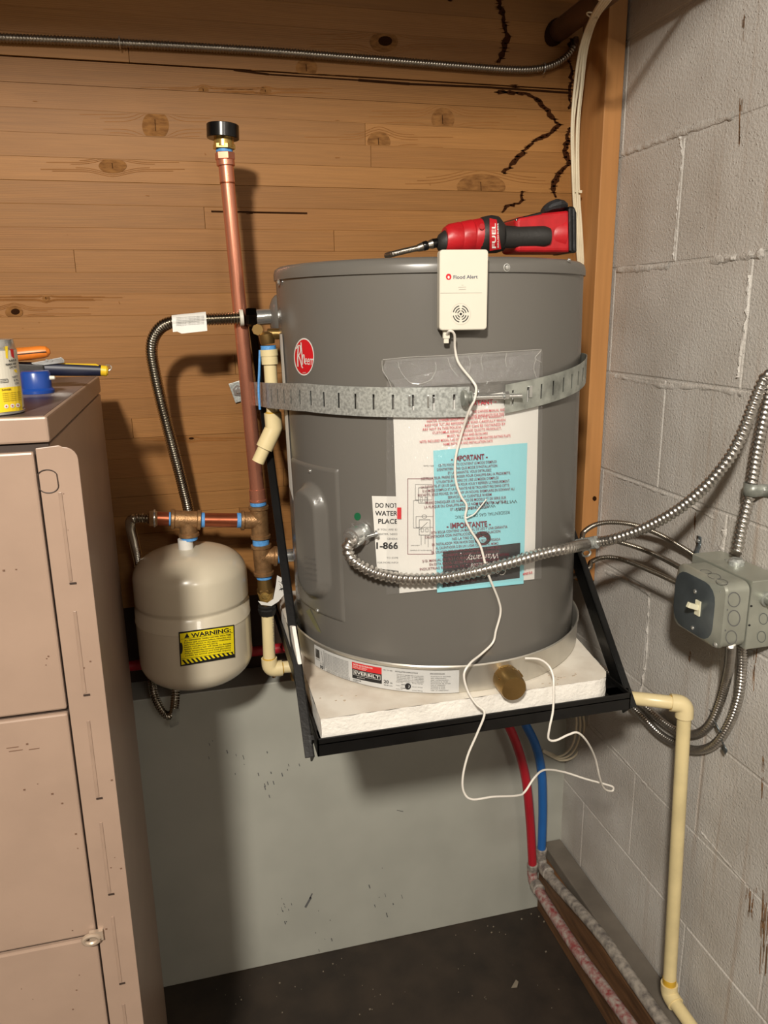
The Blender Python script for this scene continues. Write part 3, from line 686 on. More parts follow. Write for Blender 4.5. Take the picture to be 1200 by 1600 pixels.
# ------------------------------------------------------------ perforated strap round the heater
zs = CYL(650, 629, HX, HY, HR+.008).z; hh = .0205
SR = HR+.008
HXo, HX = HX, hx(1.39)
ss = thing('seismic_strap', (HX, HY-SR, zs), 'perforated galvanized steel strap bolted round the heater and anchored to the wood wall', 'strap')
def th(px, py): return th_z(CYL(px, py, HXo, HY, SR))[0]
def strap_cols(path, slots, name, m, hh=hh, zf=None):
    """path: function s->(x,y); slots: list of s centres"""
    pass
def strap_from(points, slots, name, m, halfh, z_of):
    """points: list of (x,y,s) along the strap in plan; slots where real holes are cut"""
    mb = MB(); ts = .0011
    ss_ = sorted(set([p[2] for p in points]+[s-.0016 for s in slots]+[s+.0016 for s in slots]))
    def at(s):
        for a, b in zip(points, points[1:]):
            if a[2] <= s <= b[2]+1e-9:
                t = (s-a[2])/max(b[2]-a[2], 1e-9); return Vector((a[0]+(b[0]-a[0])*t, a[1]+(b[1]-a[1])*t, 0))
        return Vector((points[-1][0], points[-1][1], 0))
    lv = [-halfh, -halfh*.52, halfh*.52, halfh]
    for a, b in zip(ss_, ss_[1:]):
        pa, pb = at(a), at(b); hole = any(abs((a+b)/2-s) < .0015 for s in slots); za, zb = z_of(a), z_of(b)
        nn = Vector((pb.y-pa.y, -(pb.x-pa.x), 0)); nn = nn.normalized()*ts if nn.length > 1e-9 else Vector((0, -ts, 0))
        for q in range(3):
            if hole and q == 1: continue
            l0, l1 = lv[q], lv[q+1]
            f = [Vector((pa.x, pa.y, za+l0)), Vector((pb.x, pb.y, zb+l0)), Vector((pb.x, pb.y, zb+l1)), Vector((pa.x, pa.y, za+l1))]
            mb.add(f+[v+nn for v in f], [(0, 1, 2, 3), (4, 7, 6, 5), (0, 4, 5, 1), (3, 2, 6, 7)]+([(0, 3, 7, 4)] if hole or a == ss_[0] else [])+([(1, 5, 6, 2)] if b == ss_[-1] else []))
    return mb.build(name, m, ss, smooth=20)
anchor = PY(376, 612, -.012)
wayp = Vector((-.7135, -.262, 0))
thL = math.atan2(wayp.x-HX, -(wayp.y-HY)); dL = math.hypot(wayp.x-HX, wayp.y-HY)
tang = thL+math.acos(SR/dL)
pL = [(anchor.x+(wayp.x-anchor.x)*i/6, anchor.y+(wayp.y-anchor.y)*i/6) for i in range(7)]; tx, ty = HX+SR*math.sin(tang), HY-SR*math.cos(tang)
for i in range(1, 4): pL.append((wayp.x+(tx-wayp.x)*i/3, wayp.y+(ty-wayp.y)*i/3))
tE = th(733, 620)
N = 60
for i in range(1, N+1):
    a = tang+(tE-tang)*i/N
    if a > tang: pL.append((HX+SR*math.sin(a), HY-SR*math.cos(a)))
pts = []; s = 0
for i, p in enumerate(pL):
    if i: s += math.hypot(p[0]-pL[i-1][0], p[1]-pL[i-1][1])
    pts.append((p[0], p[1], s))
Ltot = s
sl = [Ltot-.021-.028*i for i in range(int((Ltot-.03)/.028))]
strap_from(pts, sl, 'left_band', M_GALV, hh, lambda s: anchor.z+(zs-anchor.z)*min(s/(Ltot*.6), 1))
tS = th(789, 610)
rend = Vector((-.16, -.01, 0)); dR = math.hypot(rend.x-HX, rend.y-HY); thR = math.atan2(rend.x-HX, -(rend.y-HY)); tanR = thR-math.acos(SR/dR)
pR = [(HX+SR*math.sin(tS+(tanR-tS)*i/50), HY-SR*math.cos(tS+(tanR-tS)*i/50)) for i in range(51)]+[(rend.x, rend.y)]
pts = []; s = 0
for i, p in enumerate(pR):
    if i: s += math.hypot(p[0]-pR[i-1][0], p[1]-pR[i-1][1])
    pts.append((p[0], p[1], s))
zr = CYL(800, 623, HXo, HY, SR).z
zr2 = CYL(900, 592, HXo, HY, SR).z
print('strap z', zs, zr, zr2, anchor)
s900 = (th(900, 592)-tS)*SR
strap_from(pts, [.012+.0255*i for i in range(22)], 'right_band', M_GALVD, hh*.97, lambda s: zr+(zr2-zr)*min(s/s900, 1.6))
# tensioning bolt, washers, nuts
b0 = CYL(700, 622, HXo, HY, SR+.010); b1 = CYL(815, 618, HXo, HY, SR+.013)
ax = (b1-b0).normalized()
mb = MB(); mb.tube([b0+ax*(.02), b1], .0030, 10); mb.build('tension_bolt', M_SMOOTHM, ss)
c = CYL(727, 622, HXo, HY, SR+.012)
MB().lathe(c-ax*.004, ax, [(0, .0105), (.003, .0112), (.005, .0108), (.006, .007), (.010, .0065), (.011, .0095), (.0125, .0095)], 20).build('washer', M_GALVD, ss)
for px in (791, ):
    c = CYL(px, 618, HXo, HY, SR+.012); MB().lathe(c-ax*.003, ax, [(0, .0062), (.006, .0062)], 6).build('nut', M_SMOOTHM, ss, smooth=0, bevel=.0005)
for x, y, h in ((829, 612, 9), (669, 627, 9), (640, 626, 8)):   # folded tabs standing in the slots
    a = CYL(x, y-h, HXo, HY, SR+.002); b = CYL(x, y+h, HXo, HY, SR+.002); n = Vector((a.x-HX, a.y-HY, 0)).normalized(); tt = Vector((-n.y, n.x, 0))
    MB().obox((a+b)/2, tt, n, Vector((0, 0, 1)), .0028 if x == 829 else .0014, .0012, (a-b).length/2).build('tab', M_SMOOTHM, ss, smooth=0, bevel=.0005)
pl_ = [PY(357, 600, -.006), PY(383, 592, -.006), PY(392, 622, -.006), PY(368, 630, -.006)]
MB().prism(pl_, (0, .004, 0)).build('anchor_plate', M_GALV, ss, smooth=0, bevel=.0008)
p = PY(372, 610, -.008); MB().lathe(p, (0, -1, 0), [(0, .011), (.0015, .011), (.0016, .006), (.006, .006), (.007, .004)], 6).build('lag_bolt', M_SMOOTHM, ss, smooth=20)

HX = HXo
# ------------------------------------------------------------ flood alarm and its cord
ac = CYL(719, 458, HX, HY, HR); an = Vector((ac.x-hx(ac.z), ac.y-HY, 0)).normalized(); at_ = Vector((-an.y, an.x, 0)); UP = Vector((0, 0, 1))
al = thing('flood_alarm', ac, 'white plastic leak alarm box with round speaker on the front of the heater', 'alarm')
AO = an*.0035
body = MB(); pts = []
fw, fh = .0320, .0505; cen = ac+AO+UP*.003
for cx_, cy_, a0 in ((fw, fh, 0), (-fw, fh, 90), (-fw, -fh, 180), (fw, -fh, 270)):
    for q in range(5):
        a = math.radians(a0+q*22.5); rr = .0045
        pts.append(cen+at_*(cx_-math.copysign(rr, cx_)+rr*math.cos(a))+UP*(cy_-math.copysign(rr, cy_)+rr*math.sin(a)))
body.prism(pts, an*.018).build('case', M_WHITE, al, smooth=30, bevel=.0015)
FN = cen+an*.0183
def AF(x, y):   # face plane of the alarm
    d = ray(x, y); t = (FN-CAM).dot(an)/d.dot(an); return CAM+d*t
mb = MB(); mb.use(M_RED); disc(mb, (701, 432.5), 4.3, 4.9, AF, 20); mb.use(M_PAPER); disc(mb, (701, 433.2), 1.7, 2.3, lambda x, y: AF(x, y)+an*.0001, 12); mb.use(mat('slate_ink', (60, 66, 86), .5, var=0)); text(mb, 'Flood Alert', 708.5, 435.8, 746.5, 435, 5.6, AF, .012); mb.build('print', None, al, smooth=0)
mb = MB(); line(mb, (688, 458), (753, 457.5), .7, AF); line(mb, (716, 449), (728, 448.5), .8, AF); line(mb, (717, 452.5), (728, 452), .8, AF); line(mb, (721, 445.5), (724, 445.5), .6, AF); mb.build('seam', mat('case_seam', (176, 170, 158), .5), al, smooth=0)
mb = MB(); SPC = (720, 490.5)
for r_ in (4.9, 8.4, 12.2):
    for a0 in range(4):
        P_ = [(SPC[0]+r_*.98*math.cos(math.radians(a0*90+12+q*66/6)), SPC[1]+r_*1.05*math.sin(math.radians(a0*90+12+q*66/6))) for q in range(7)]
        for a, b in zip(P_, P_[1:]): line(mb, a, b, 1.5, AF, 1)
disc(mb, SPC, 2, 2.1, AF, 12); mb.build('speaker_slots', M_INK, al, smooth=0)
mb = MB(); disc(mb, SPC, 15.6, 17, AF, 40, 0, .95); mb.build('speaker_ring', mat('case_ring', (208, 203, 190), .4), al, smooth=0)
pb = cen-UP*fh-at_*.021+an*.008
mb = MB(); mb.obox(pb-UP*.005, at_, an, UP, .0045, .0035, .006); mb.obox(pb-UP*.013, at_, an, UP, .0034, .0026, .004); mb.build('plug', M_WHITE, al, smooth=0, bevel=.0008)
cordpts = []
def CE(x, y, e): return CYL(x, y, HX, HY, HR+e)
cordpts = [pb-UP*.006+an*.002, CE(703, 517, .024), CE(710, 523, .021), CE(711, 545, .012), CE(717, 568, .011), CE(738, 595, .012), CE(744, 607, .018), CE(741, 625, .027), CE(733, 642, .022), CE(722, 675, .009), CE(712, 715, .008),
    CE(712, 750, .008), CE(720, 775, .008), CE(729, 790, .008), CE(727, 810, .008), CE(735, 828, .008), CE(750, 852, .008), CE(758, 880, .012), CE(765, 903, .016), CE(779, 938, .009), CE(782, 958, .006), CE(775, 985, .005), CE(770, 1004, .006), CE(752, 1022, .014),
    PY(735, 1036, -.560), PY(725, 1054, -.566), PY(731, 1080, -.570), PY(744, 1100, -.578), PY(757, 1114, -.588), PY(746, 1145, -.59), PY(731, 1180, -.59), PY(723, 1215, -.59), PY(725, 1238, -.59), PY(738, 1249, -.59), PY(770, 1245, -.58), PY(808, 1243, -.56), PY(820, 1237, -.55), PY(835, 1215, -.54), PY(851, 1203, -.52), PY(880, 1206, -.5), PY(915, 1217, -.5), PY(948, 1226, -.5), PY(958, 1230, -.5), PY(956, 1236, -.5), PY(944, 1232, -.51), PY(937, 1215, -.53), PY(930, 1185, -.55), PY(918, 1160, -.58), PY(903, 1145, -.59), PY(888, 1148, -.59), PY(868, 1157, -.59), PY(857, 1154, -.59), PY(859, 1135, -.59), PY(864, 1110, -.583), PY(865, 1075, -.574), PY(864, 1056, -.566), PY(857, 1040, -.556), PY(842, 1030, -.55), PY(820, 1028.5, -.545)]
cord = MB(); cord.tube(smoothpath(cordpts, 7), .0017, 8)
tag(cord.build('sensor_cord', M_CORD, None, origin='mid'), 'thin white cord hanging from the alarm box and looping below the platform', 'cord')
# little wire run on the pouch
mb = MB(); mb.tube(smoothpath([CE(727, 810, .0095), CE(740, 804, .0095), CE(748, 795, .0095), CE(760, 780, .0095)], 5), .0009, 6)
tag(mb.build('wire_scrap', M_CORD, None, origin='mid'), 'short white wire end lying against the pouch of papers', 'wire')

# ------------------------------------------------------------ pan, slab, bracket
PR = .2545
zp0, zp1 = ZB-.0025, CYL(690, 1041, HX, HY, PR).z
print('pan', zp0, zp1)
pan = thing('drain_pan', (HX, HY, zp0), 'shallow round aluminium drip pan under the grey heater', 'drain pan')
MB().lathe((HX, HY, 0), (0, 0, 1), [(zp0+.002, .0005), (zp0+.002, PR-.004), (zp0+.003, PR-.002), (zp1-.002, PR-.0015), (zp1, PR-.0005), (zp1+.001, PR+.001), (zp1-.001, PR+.0025), (zp1-.003, PR+.001), (zp0+.003, PR), (zp0, PR-.003), (zp0, .0005)], 128, cap=False).build('pan_body', M_ALU, pan, smooth=40)
def PC(e): return lambda x, y: CYL(x, y, HX, HY, PR+e)
mb = MB(); mb.use(M_LABELS); S = PC(.0008)
def edge_top(x):  # rim line in the picture follows the lathe; use real heights instead
    return x
def pcyl(u, v, e=.0008):   # u: along label 0..1, v: height 0..1
    e += .0006
    t = LT0+(LT1-LT0)*u; rr = PR+e; return Vector((HX+rr*math.sin(t), HY-rr*math.cos(t), zp0+.003+(zp1-zp0-.0095)*v))
LT0 = th_z(CYL(493, 1030, HX, HY, PR))[0]; LT1 = th_z(CYL(717, 1065, HX, HY, PR))[0]
def uv(e): return lambda x, y: pcyl(x/224., 1-y/44., e)
quad(mb, ((0, 0), (224, 0), (224, 44), (0, 44)), uv(.0008), 40, 3)
mb.use(M_LRED); quad(mb, ((76, 4), (121, 3), (121, 16), (76, 17)), uv(.0012), 8, 2)
mb.use(M_INK); quad(mb, ((76, 17), (121, 16), (121, 35), (76, 36)), uv(.0012), 8, 2)
S = uv(.0016)
mb.use(M_PAPER)
text(mb, 'WATER HEATER DRAIN PAN', 78, 9, 108, 8.6, 3, S, .01); text(mb, 'BANDEJA DE DRENAJE', 78, 12.2, 100, 12, 1.8, S); text(mb, 'PARA CALENTADOR', 78, 15, 98, 14.8, 1.8, S)
text(mb, 'EVERBILT', 80, 26, 118, 25.4, 5.8, S, .01)
for a, b in (((78, 19), (119, 18.3)), ((119, 18.3), (119, 27.6)), ((119, 27.6), (78, 28.3)), ((78, 28.3), (78, 19))): line(mb, a, b, .5, S, 4)
text(mb, 'ALUMINUM', 84, 33, 96, 32.6, 2, S)
mb.use(M_INK)
text(mb, '20', 124, 32, 131, 31.8, 6, S, .02); text(mb, 'in', 133, 32, 136, 31.9, 4, S); text(mb, '50.8 cm', 124, 37, 136, 37, 2.4, S); text(mb, '1001 217 985', 123, 7, 136, 7, 2, S)
text(mb, 'ALUMINUM', 77, 39.6, 90, 39.3, 2.2, S, .01); text(mb, 'ALUMINIO', 77, 42.6, 86, 42.4, 1.8, S)
text(mb, 'INSTALLATION INSTRUCTIONS', 140, 7, 170, 7, 2.4, S, .01); text(mb, 'INSTRUCCIONES DE INSTALACION', 186, 7, 205, 7, 2.2, S, .01)
rnd = random.Random(12)
for i in range(5): text(mb, rnd.choice(['Place pan beneath water heater so drain', 'Connect drain line to suitable drain', 'Use threaded pipe 1 in. male adapter', 'Coloque la bandeja bajo el calentador']), 142, 12+i*3.1, 178, 12+i*3.1, 1.7, S)
for i in range(9): text(mb, rnd.choice(['Coloque la bandeja', 'Conecte la linea', 'Use un adaptador', 'del calentador']), 187, 12+i*3.4, 187+rnd.uniform(18, 26), 12+i*3.4, 1.8, S)
disc(mb, (157, 33), 4, 6.5, S, 20, .1, .55); quad(mb, ((148, 30), (154, 30), (154, 31), (148, 31)), S, 2, 1); quad(mb, ((147, 37), (155, 37), (155, 38), (147, 38)), S, 2, 1); disc(mb, (156, 32), 2.2, 5, S, 16)
for i in range(3): text(mb, 'Rubber seal', 141, 27+i*7, 150, 27+i*7, 1.5, S); text(mb, 'Drain fitting', 163, 27+i*7, 176, 27+i*7, 1.5, S)
for i in range(11): text(mb, 'ALWAYS CHECK LOCAL CODES BEFORE INSTALLATION OF THE PAN', 25, 7+i*2.9, 70, 7+i*2.9, 1.7, S)
for i in range(3): text(mb, 'LIMITED WARRANTY ONE YEAR MADE IN', 28, 39+i*2, 72, 38.7+i*2, 1.3, S)
for i in range(13):
    x = 4+i*.75; quad(mb, ((x, 6), (x+rnd.choice([.3, .5]), 6), (x+.4, 24), (x, 24)), S, 1, 3)
text(mb, '34518 00241', 4, 28, 14, 28, 2, S); text(mb, 'CUSTOMER SERVICE', 17, 6, 22, 40, 1.5, S); text(mb, 'DRAIN ONLY', 14, 33, 22, 33, 1.5, S)
text(mb, '10', 14, 42, 21, 42, 6, S, .05); line(mb, (23.5, 2), (23.5, 42), .5, S, 2)
mb.build('paper_label', None, pan, smooth=0)['label'] = 'silver paper label with red and black block'
# brass drain cap with raised lettering
bcp = PY(796, 1072, -.585); bax = Vector((-.06, -.96, -.27)).normalized()
th_b = Vector((HX+.10, HY, 0))
base = CYL(790, 1058, HX, HY, PR+.002)
cap = pan
bax = Vector((-.05, -1, -.06)).normalized(); rr = pxr(base, 21); LL = .036
print('cap', rr, LL, bax)
MB().lathe(base-bax*.004, bax, [(0, rr*.95), (.006, rr*1.02), (.018, rr*1.02), (.021, rr), (LL+.001, rr*.97), (LL+.004, rr*.9), (LL+.0045, rr*.2)], 40).build('drain_cap', M_BRASSD, pan); capo = bpy.data.objects['drain_cap']; capo['label'] = 'round brass threaded cap'
def capsurf(x, y):   # x: angle deg from top, y: along axis (m)
    a = math.radians(x); u = (UP-bax*UP.dot(bax)).normalized(); w = bax.cross(u); return base+bax*y+(u*math.cos(a)+w*math.sin(a))*(rr*1.03+.0004)
mb = MB(); text(mb, 'NIBCO', 55, .006, -10, .006, -.006, lambda x, y: capsurf(x-20, y), .01); text(mb, 'WPN', 10, .016, -35, .016, -.006, lambda x, y: capsurf(x-20, y), .01)
mb.build('raised_lettering', M_BRASS, capo, smooth=0)
for a in (-60, 60): 
    p = capsurf(a, .012); MB().obox(p, bax, (p-base-bax*.012).normalized(), bax.cross((p-base-bax*.012).normalized()), .009, .0012, .0012).build('lug', M_BRASSD, capo, smooth=0, bevel=.0005)

# slab
X0, X1, YF, YB = -.694, -.228, -.553, -.02
z0s, z1s = .916, .9485
sl_ = MB(); sl_.use(M_SLABT)
out = [(X0, YF), (-.252, YF), (-.238, YF+.005), (X1, YF+.022), (X1+.018, -.40), (X1+.02, YB), (X0, YB)]
n = len(out)
sl_.add([(x, y, z1s) for x, y in out], [tuple(range(n))]); sl_.use(M_SLAB)
vs = []
NS = 46
bnd = []
for (xa, ya), (xb, yb) in zip(out, out[1:]+out[:1]):
    k_ = max(1, int(math.hypot(xb-xa, yb-ya)/.012))
    for i in range(k_): bnd.append((xa+(xb-xa)*i/k_, ya+(yb-ya)*i/k_))
rnd = random.Random(5); nb_ = len(bnd)
for z in (z0s, z0s+.011, z0s+.022, z1s):
    for x, y in bnd:
        j = 0 if z in (z0s,) else .0012; vs.append((x+rnd.uniform(-j, j), y+rnd.uniform(-j, j)*1.3, z))
sl_.add(vs, [(j*nb_+i, j*nb_+(i+1) % nb_, (j+1)*nb_+(i+1) % nb_, (j+1)*nb_+i) for j in range(3) for i in range(nb_)]+[tuple(range(nb_))[::-1]])
so = sl_.build('foam_slab', None, None, origin='mid', smooth=50)
tag(so, 'thick white foam slab between the drip pan and the black bracket', 'slab')
mb = MB(); rnd = random.Random(6)
for cx_, cy_, n_, s_ in ((-.66, -.50, 6, .02), (-.36, -.545, 8, .03), (-.30, -.53, 8, .02)):
    for i in range(n_):
        x, y = cx_+rnd.gauss(0, s_), cy_+rnd.gauss(0, s_*.3)
        if X0+.01 < x < X1 and y > YF+.004 and math.hypot(x-HX, y-HY) > PR+.004:
            mb.obox((x, y, z1s+.0004), Vector((1, 0, 0)), Vector((0, 1, 0)), UP, rnd.uniform(.0006, .0022), rnd.uniform(.0004, .001), .0004)
sc = mb.build('scuffs', mat('foam_grime', (180, 166, 148), .8), so, smooth=0); sc['kind'] = 'stuff'
# bracket
br = thing('wall_bracket', (-.45, -.3, .895), 'black steel wall bracket with slanted side braces carrying the heater', 'bracket')
BX0, BX1, BYF, BZ0, BZ1 = -.7015, -.2, -.562, .8945, .9225
mb = MB(); mb.box((BX0, BYF, BZ0), (BX1, BYF+.003, BZ1)); mb.box((BX0, BYF, BZ0+.0175), (BX1, -.525, BZ0+.0205)); mb.build('front_rail', M_BLACKM, br, smooth=0, bevel=.0007)
for xs_ in (BX0, BX1-.003):
    mb = MB(); mb.box((xs_, BYF, BZ0), (xs_+.003, -.001, BZ1)); mb.box((BX0 if xs_ == BX0 else BX1-.03, BYF, BZ0+.0175), (BX0+.03 if xs_ == BX0 else BX1, -.001, BZ0+.0205)); mb.build('side_rail', M_BLACKM, br, smooth=0, bevel=.0007)
mb = MB(); mb.box((BX0, -.03, BZ0+.0175), (BX1, -.001, BZ0+.0205)); mb.build('rear_rail', M_BLACKM, br, smooth=0)
def brace(x, xd, ztop, w, fl):
    a = Vector((x, BYF+.004, BZ0-.001)); b = Vector((x, -.002, ztop)); d = (b-a).normalized(); nrm = Vector((0, d.z, -d.y)) # towards wall/below
    mb = MB(); mb.prism([a, b, b+nrm*w, a+nrm*w], (.003*xd, 0, 0)); mb.prism([a, b, b+Vector((fl*xd, 0, 0)), a+Vector((fl*xd, 0, 0))], nrm*.003)
    return mb.build('brace', M_BLACKM, br, smooth=0, bevel=.0006)
brace(BX0-.0035, -1, 1.50, .034, .014)
brace_r = None
brace(BX1+.0035, 1, 1.46, .030, .012)
for x_ in (-.70, -.20): 
    for z_ in (.915,): MB().lathe((x_+(-.004 if x_ < -.5 else .004), -.545, z_), (-1 if x_ < -.5 else 1, 0, 0), [(0, .007), (.004, .007)], 6).build('bolt', M_BLACKM, br, smooth=0)
# grey insulation scrap beside the left brace
pts = [PX(455, 976, -.7105), PX(462, 978, -.7105), PX(472, 1038, -.7105), PX(465, 1015, -.7105)]
tag(MB().prism(pts, (-.006, 0, 0)).build('foam_strip', M_SLAB, None, origin='mid', smooth=0, bevel=.001), 'ragged white foam strip wedged at the left brace of the bracket', 'foam strip')

# ------------------------------------------------------------ copper standpipe, tees, valve (all on one vertical plane)
YP = -.15
def pp(x, y): return PY(x, y, YP)
def segs(root, items, m_axis):
    """items: name, material, (x,y) start, (x,y) end, half width start, end, sides"""
    for nm, m, a, b, h0, h1, n in items:
        A, B = pp(*a), pp(*b); mb = MB()
        r0, r1 = pxr(A, h0), pxr(B, h1)
        L = (B-A).length; e = min(.0008, L*.2)
        mb.lathe(A, B-A, [(0, r0-e), (e, r0), (L-e, r1), (L, r1-e)], n)
        mb.build(nm, m, root, smooth=30)
sx = lambda y: 346.5+(y-193)*.0925
st = thing('copper_standpipe', pp(sx(788), 788), 'tall copper riser pipe with brass union and black cap on top', 'pipe')
segs(st, [('black_cap', M_BLACKP, (348, 195), (348.5, 217), 25, 25, 40), ('brass_collar', M_BRASS, (349.5, 215), (350, 231), 15, 16, 24), ('brass_nut', M_BRASS, (350, 226), (350.3, 233.5), 17.5, 17.5, 6),
    ('thread_tape', M_TAPE, (350.5, 233), (350.8, 239), 12.8, 12.8, 24), ('hex_adapter', M_COPPER, (351, 238.5), (352, 250), 15.5, 15.5, 6), ('adapter_ring', M_COPPER, (352, 250), (353, 259.5), 14.2, 14.2, 28), ('adapter_socket', M_COPPER, (353, 259), (355.5, 286), 11.6, 11.6, 28),
    ('solder_ring', M_COPPERD, (355.4, 285), (355.6, 287.5), 11.9, 11.9, 28), ('pipe', M_COPPER, (355.5, 286), (402, 768), 10.9, 11.2, 32), ('lower_socket', M_COPPER, (401.5, 764), (403.2, 783), 12.6, 12.6, 28), ('socket_ring', M_COPPER, (403, 780), (403.3, 783.5), 13.8, 13.8, 28), ('thread_tape', M_TAPE, (403.3, 784), (403.8, 789.5), 12.6, 12.6, 24)], None)
def tee(name, label, runs, branch, hw, tapes=(), group=None):
    (a, b) = runs; A, B = pp(*a), pp(*b); C0 = (A+B)/2 if len(branch) == 2 and branch[0] is None else pp(*branch[0]); Bp = pp(*branch[1])
    t = thing(name, C0, label, 'pipe fitting', group)
    r = pxr(A, hw); d = (B-A).normalized(); L = (B-A).length
    mb = MB(); mb.lathe(A, d, [(0, r*1.02), (.001, r*1.12), (.006, r*1.12), (.0075, r*.98), (L-.0075, r*.98), (L-.006, r*1.12), (L-.001, r*1.12), (L, r*1.02)], 32)
    d2 = (Bp-C0).normalized(); L2 = (Bp-C0).length
    mb.lathe(C0, d2, [(0, r*.96), (L2-.0075, r*.96), (L2-.006, r*1.12), (L2-.001, r*1.12), (L2, r*1.0)], 32); mb.build('tee_body', M_BRONZE, t, smooth=40)
    dm = MB(); c2 = C0+Vector((0, -r*1.0, 0)); q = .0035
    for k_ in range(4):
        a0, a1 = math.pi/2*k_, math.pi/2*(k_+1)
        dm.tube([c2+Vector((math.cos(a0)*q, -.0002, math.sin(a0)*q)), c2+Vector((math.cos(a1)*q, -.0002, math.sin(a1)*q))], .0005, 5)
    dm.build('diamond_mark', M_BRONZE, t)
    for (ta, tb, th_) in tapes:
        P0, P1 = pp(*ta), pp(*tb); MB().lathe(P0, P1-P0, [(0, pxr(P0, th_)*.92), (.0005, pxr(P0, th_)), ((P1-P0).length-.0005, pxr(P0, th_)), ((P1-P0).length, pxr(P0, th_)*.92)], 24).build('thread_tape', M_TAPE, t)
    return t
tee('pipe_tee', 'upper bronze tee at the foot of the tall copper riser', ((404, 790), (407.5, 841)), ((405, 813), (376, 813)), 14, [((407.6, 842), (408, 851), 13), ((377, 813), (370, 813), 11.8)])
tee('pipe_tee', 'lower bronze tee with branch pointing right to the heater', ((408, 850), (412.5, 898)), ((410, 869), (433, 869)), 14.2, [((412.6, 898), (413, 903.5), 12), ((433, 869), (439.5, 869), 11.5)])
tee('pipe_tee', 'bronze tee directly above the beige expansion tank', ((267, 811), (314, 812.5)), ((293, 812), (295.5, 838)), 14.2, [((314, 812.5), (320, 812.5), 11.8), ((295.5, 838), (296, 843.5), 12.5), ((267, 811), (264, 811), 11)])
mb = MB(); mb.cyl(pp(319, 812.5), pp(371, 813), pxr(pp(340, 812), 11.2), n=28)
tag(mb.build('copper_nipple', M_COPPERD, None, origin='mid'), 'short horizontal copper pipe joining two bronze tees', 'pipe')
npl = thing('inlet_nipple', pp(441, 869), 'short zinc nipple entering the heater beside the lower tee', 'pipe')
A = pp(438, 869); mb = MB(); mb.cyl(A, Vector((-.628, A.y-.0, A.z)), pxr(A, 10), n=24); mb.build('nipple', M_SMOOTHM, npl)
# left end: copper stub, nut and corrugated connector that dives behind the tank
lc = thing('flexible_connector', pp(240, 810), 'corrugated steel connector bending down behind the expansion tank', 'hose')
segs(lc, [('copper_stub', M_COPPERD, (264.5, 811), (243, 810), 11, 11, 28), ('nut', M_BRONZE, (246, 810), (233, 810), 13.5, 13.5, 6), ('ferrule', M_SMOOTHM, (243, 810), (240, 810), 14.2, 14.2, 24)], None)
path = [pp(234, 810), pp(218, 809.5), pp(206, 812), PY(204, 824, -.13), PY(210, 850, -.10), PY(217, 885, -.07), PY(226, 960, -.035), PY(236, 1050, -.03), PY(241, 1085, -.05), PY(252, 1108, -.07), PY(262, 1118, -.08), PY(270, 1115, -.085), PY(273, 1100, -.085), PY(274, 1080, -.08), PY(272, 1050, -.055)]
mb = MB(); mb.tube(smoothpath(path, 10), .0092, 14, helix=(.0050, .26, 0)); mb.build('hose', M_FLEXST, lc, smooth=60)
# foil tag at the hose's bottom bend
fp = [PY(x, y, -.096) for x, y in ((270, 1108), (281, 1107), (279, 1132), (266, 1138), (264, 1131), (269, 1120))]
tag(MB().prism(fp, (0, .0006, 0)).build('foil_tag', M_GALVD, None, origin='mid', smooth=0), 'crumpled silver tag hanging from the hose bend below the tank', 'tag')
# main stainless hose: heater outlet to the tank's back
hs = thing('stainless_hose', Vector((e0.x-.06, YO, e0.z)), 'shiny corrugated stainless hose arching left from the heater top', 'hose')
oz = e0.z
def ph(x, y, Y=YO): return PY(x, y, Y)
zn0 = ph(424, 494); zn1 = ph(397, 496)
MB().cyl(Vector((e0.x-.005, YO, zn0.z)), zn1, pxr(zn1, 12.2), n=28).build('zinc_nipple', M_SMOOTHM, hs)
MB().lathe(zn1+Vector((.004, 0, 0)), ph(379, 496)-zn1, [(0, pxr(zn1, 13.5)), (.001, pxr(zn1, 14.6)), (.014, pxr(zn1, 14.6)), (.018, pxr(zn1, 13))], 6).build('nut', mat('dark_chrome', (70, 68, 64), .2, metal=1), hs, smooth=20)
A = ph(380, 496.5); MB().cyl(A, ph(374.5, 496.8), pxr(A, 12.8), n=24).build('gasket', M_WHITE, hs)
hp = [ph(376, 497), ph(350, 498), ph(325, 499), ph(290, 500), PY(270, 503, -.165), PY(252, 511, -.155), PY(240, 528, -.145), PY(237, 550, -.135), PY(241, 578, -.125), PY(251, 625, -.11), PY(263, 672, -.10), PY(277, 725, -.085), PY(287, 765, -.075), PY(295, 800, -.065), PY(300, 850, -.048), PY(302, 930, -.034), PY(300, 1000, -.03)]
mb = MB(); mb.tube(smoothpath(hp, 12), .0106, 18, helix=(.0046, .24, 0)); mb.build('hose', M_FLEXST, hs, smooth=60)
# paper tag wrapped round the hose
A, B = ph(269, 503.0), ph(322, 497.5); r_ = .0115
mb = MB(); d = (B-A).normalized(); vs = []; K = 14
for i in range(9):
    c0 = A.lerp(B, i/8)
    for q in range(K):
        a = math.radians(100-q*17); v = Vector((0, -math.sin(a), math.cos(a))) if False else (Vector((0, -1, 0))*math.sin(math.radians(20+q*13))+UP*math.cos(math.radians(20+q*13)))
        if q > 8: v2 = c0+Vector((0, -r_, 0))*1.0+UP*(-.004*(q-8))*(1 if i > 1 else .8); vs.append(v2+Vector((0, -.001*(q-8), 0)))
        else: vs.append(c0+v*r_)
mb.add(vs, [(i*K+q, i*K+q+1, (i+1)*K+q+1, (i+1)*K+q) for i in range(8) for q in range(K-1)])
tgp = mb.build('paper_tag', M_PAPER, None, origin='mid', smooth=60); tag(tgp, 'white printed paper tag wrapped round the stainless hose', 'tag')
mb = MB(); S = lambda x, y: PY(x, y, YO-r_-.0022) if y > 503 else PY(x, y, YO-r_-.0008)
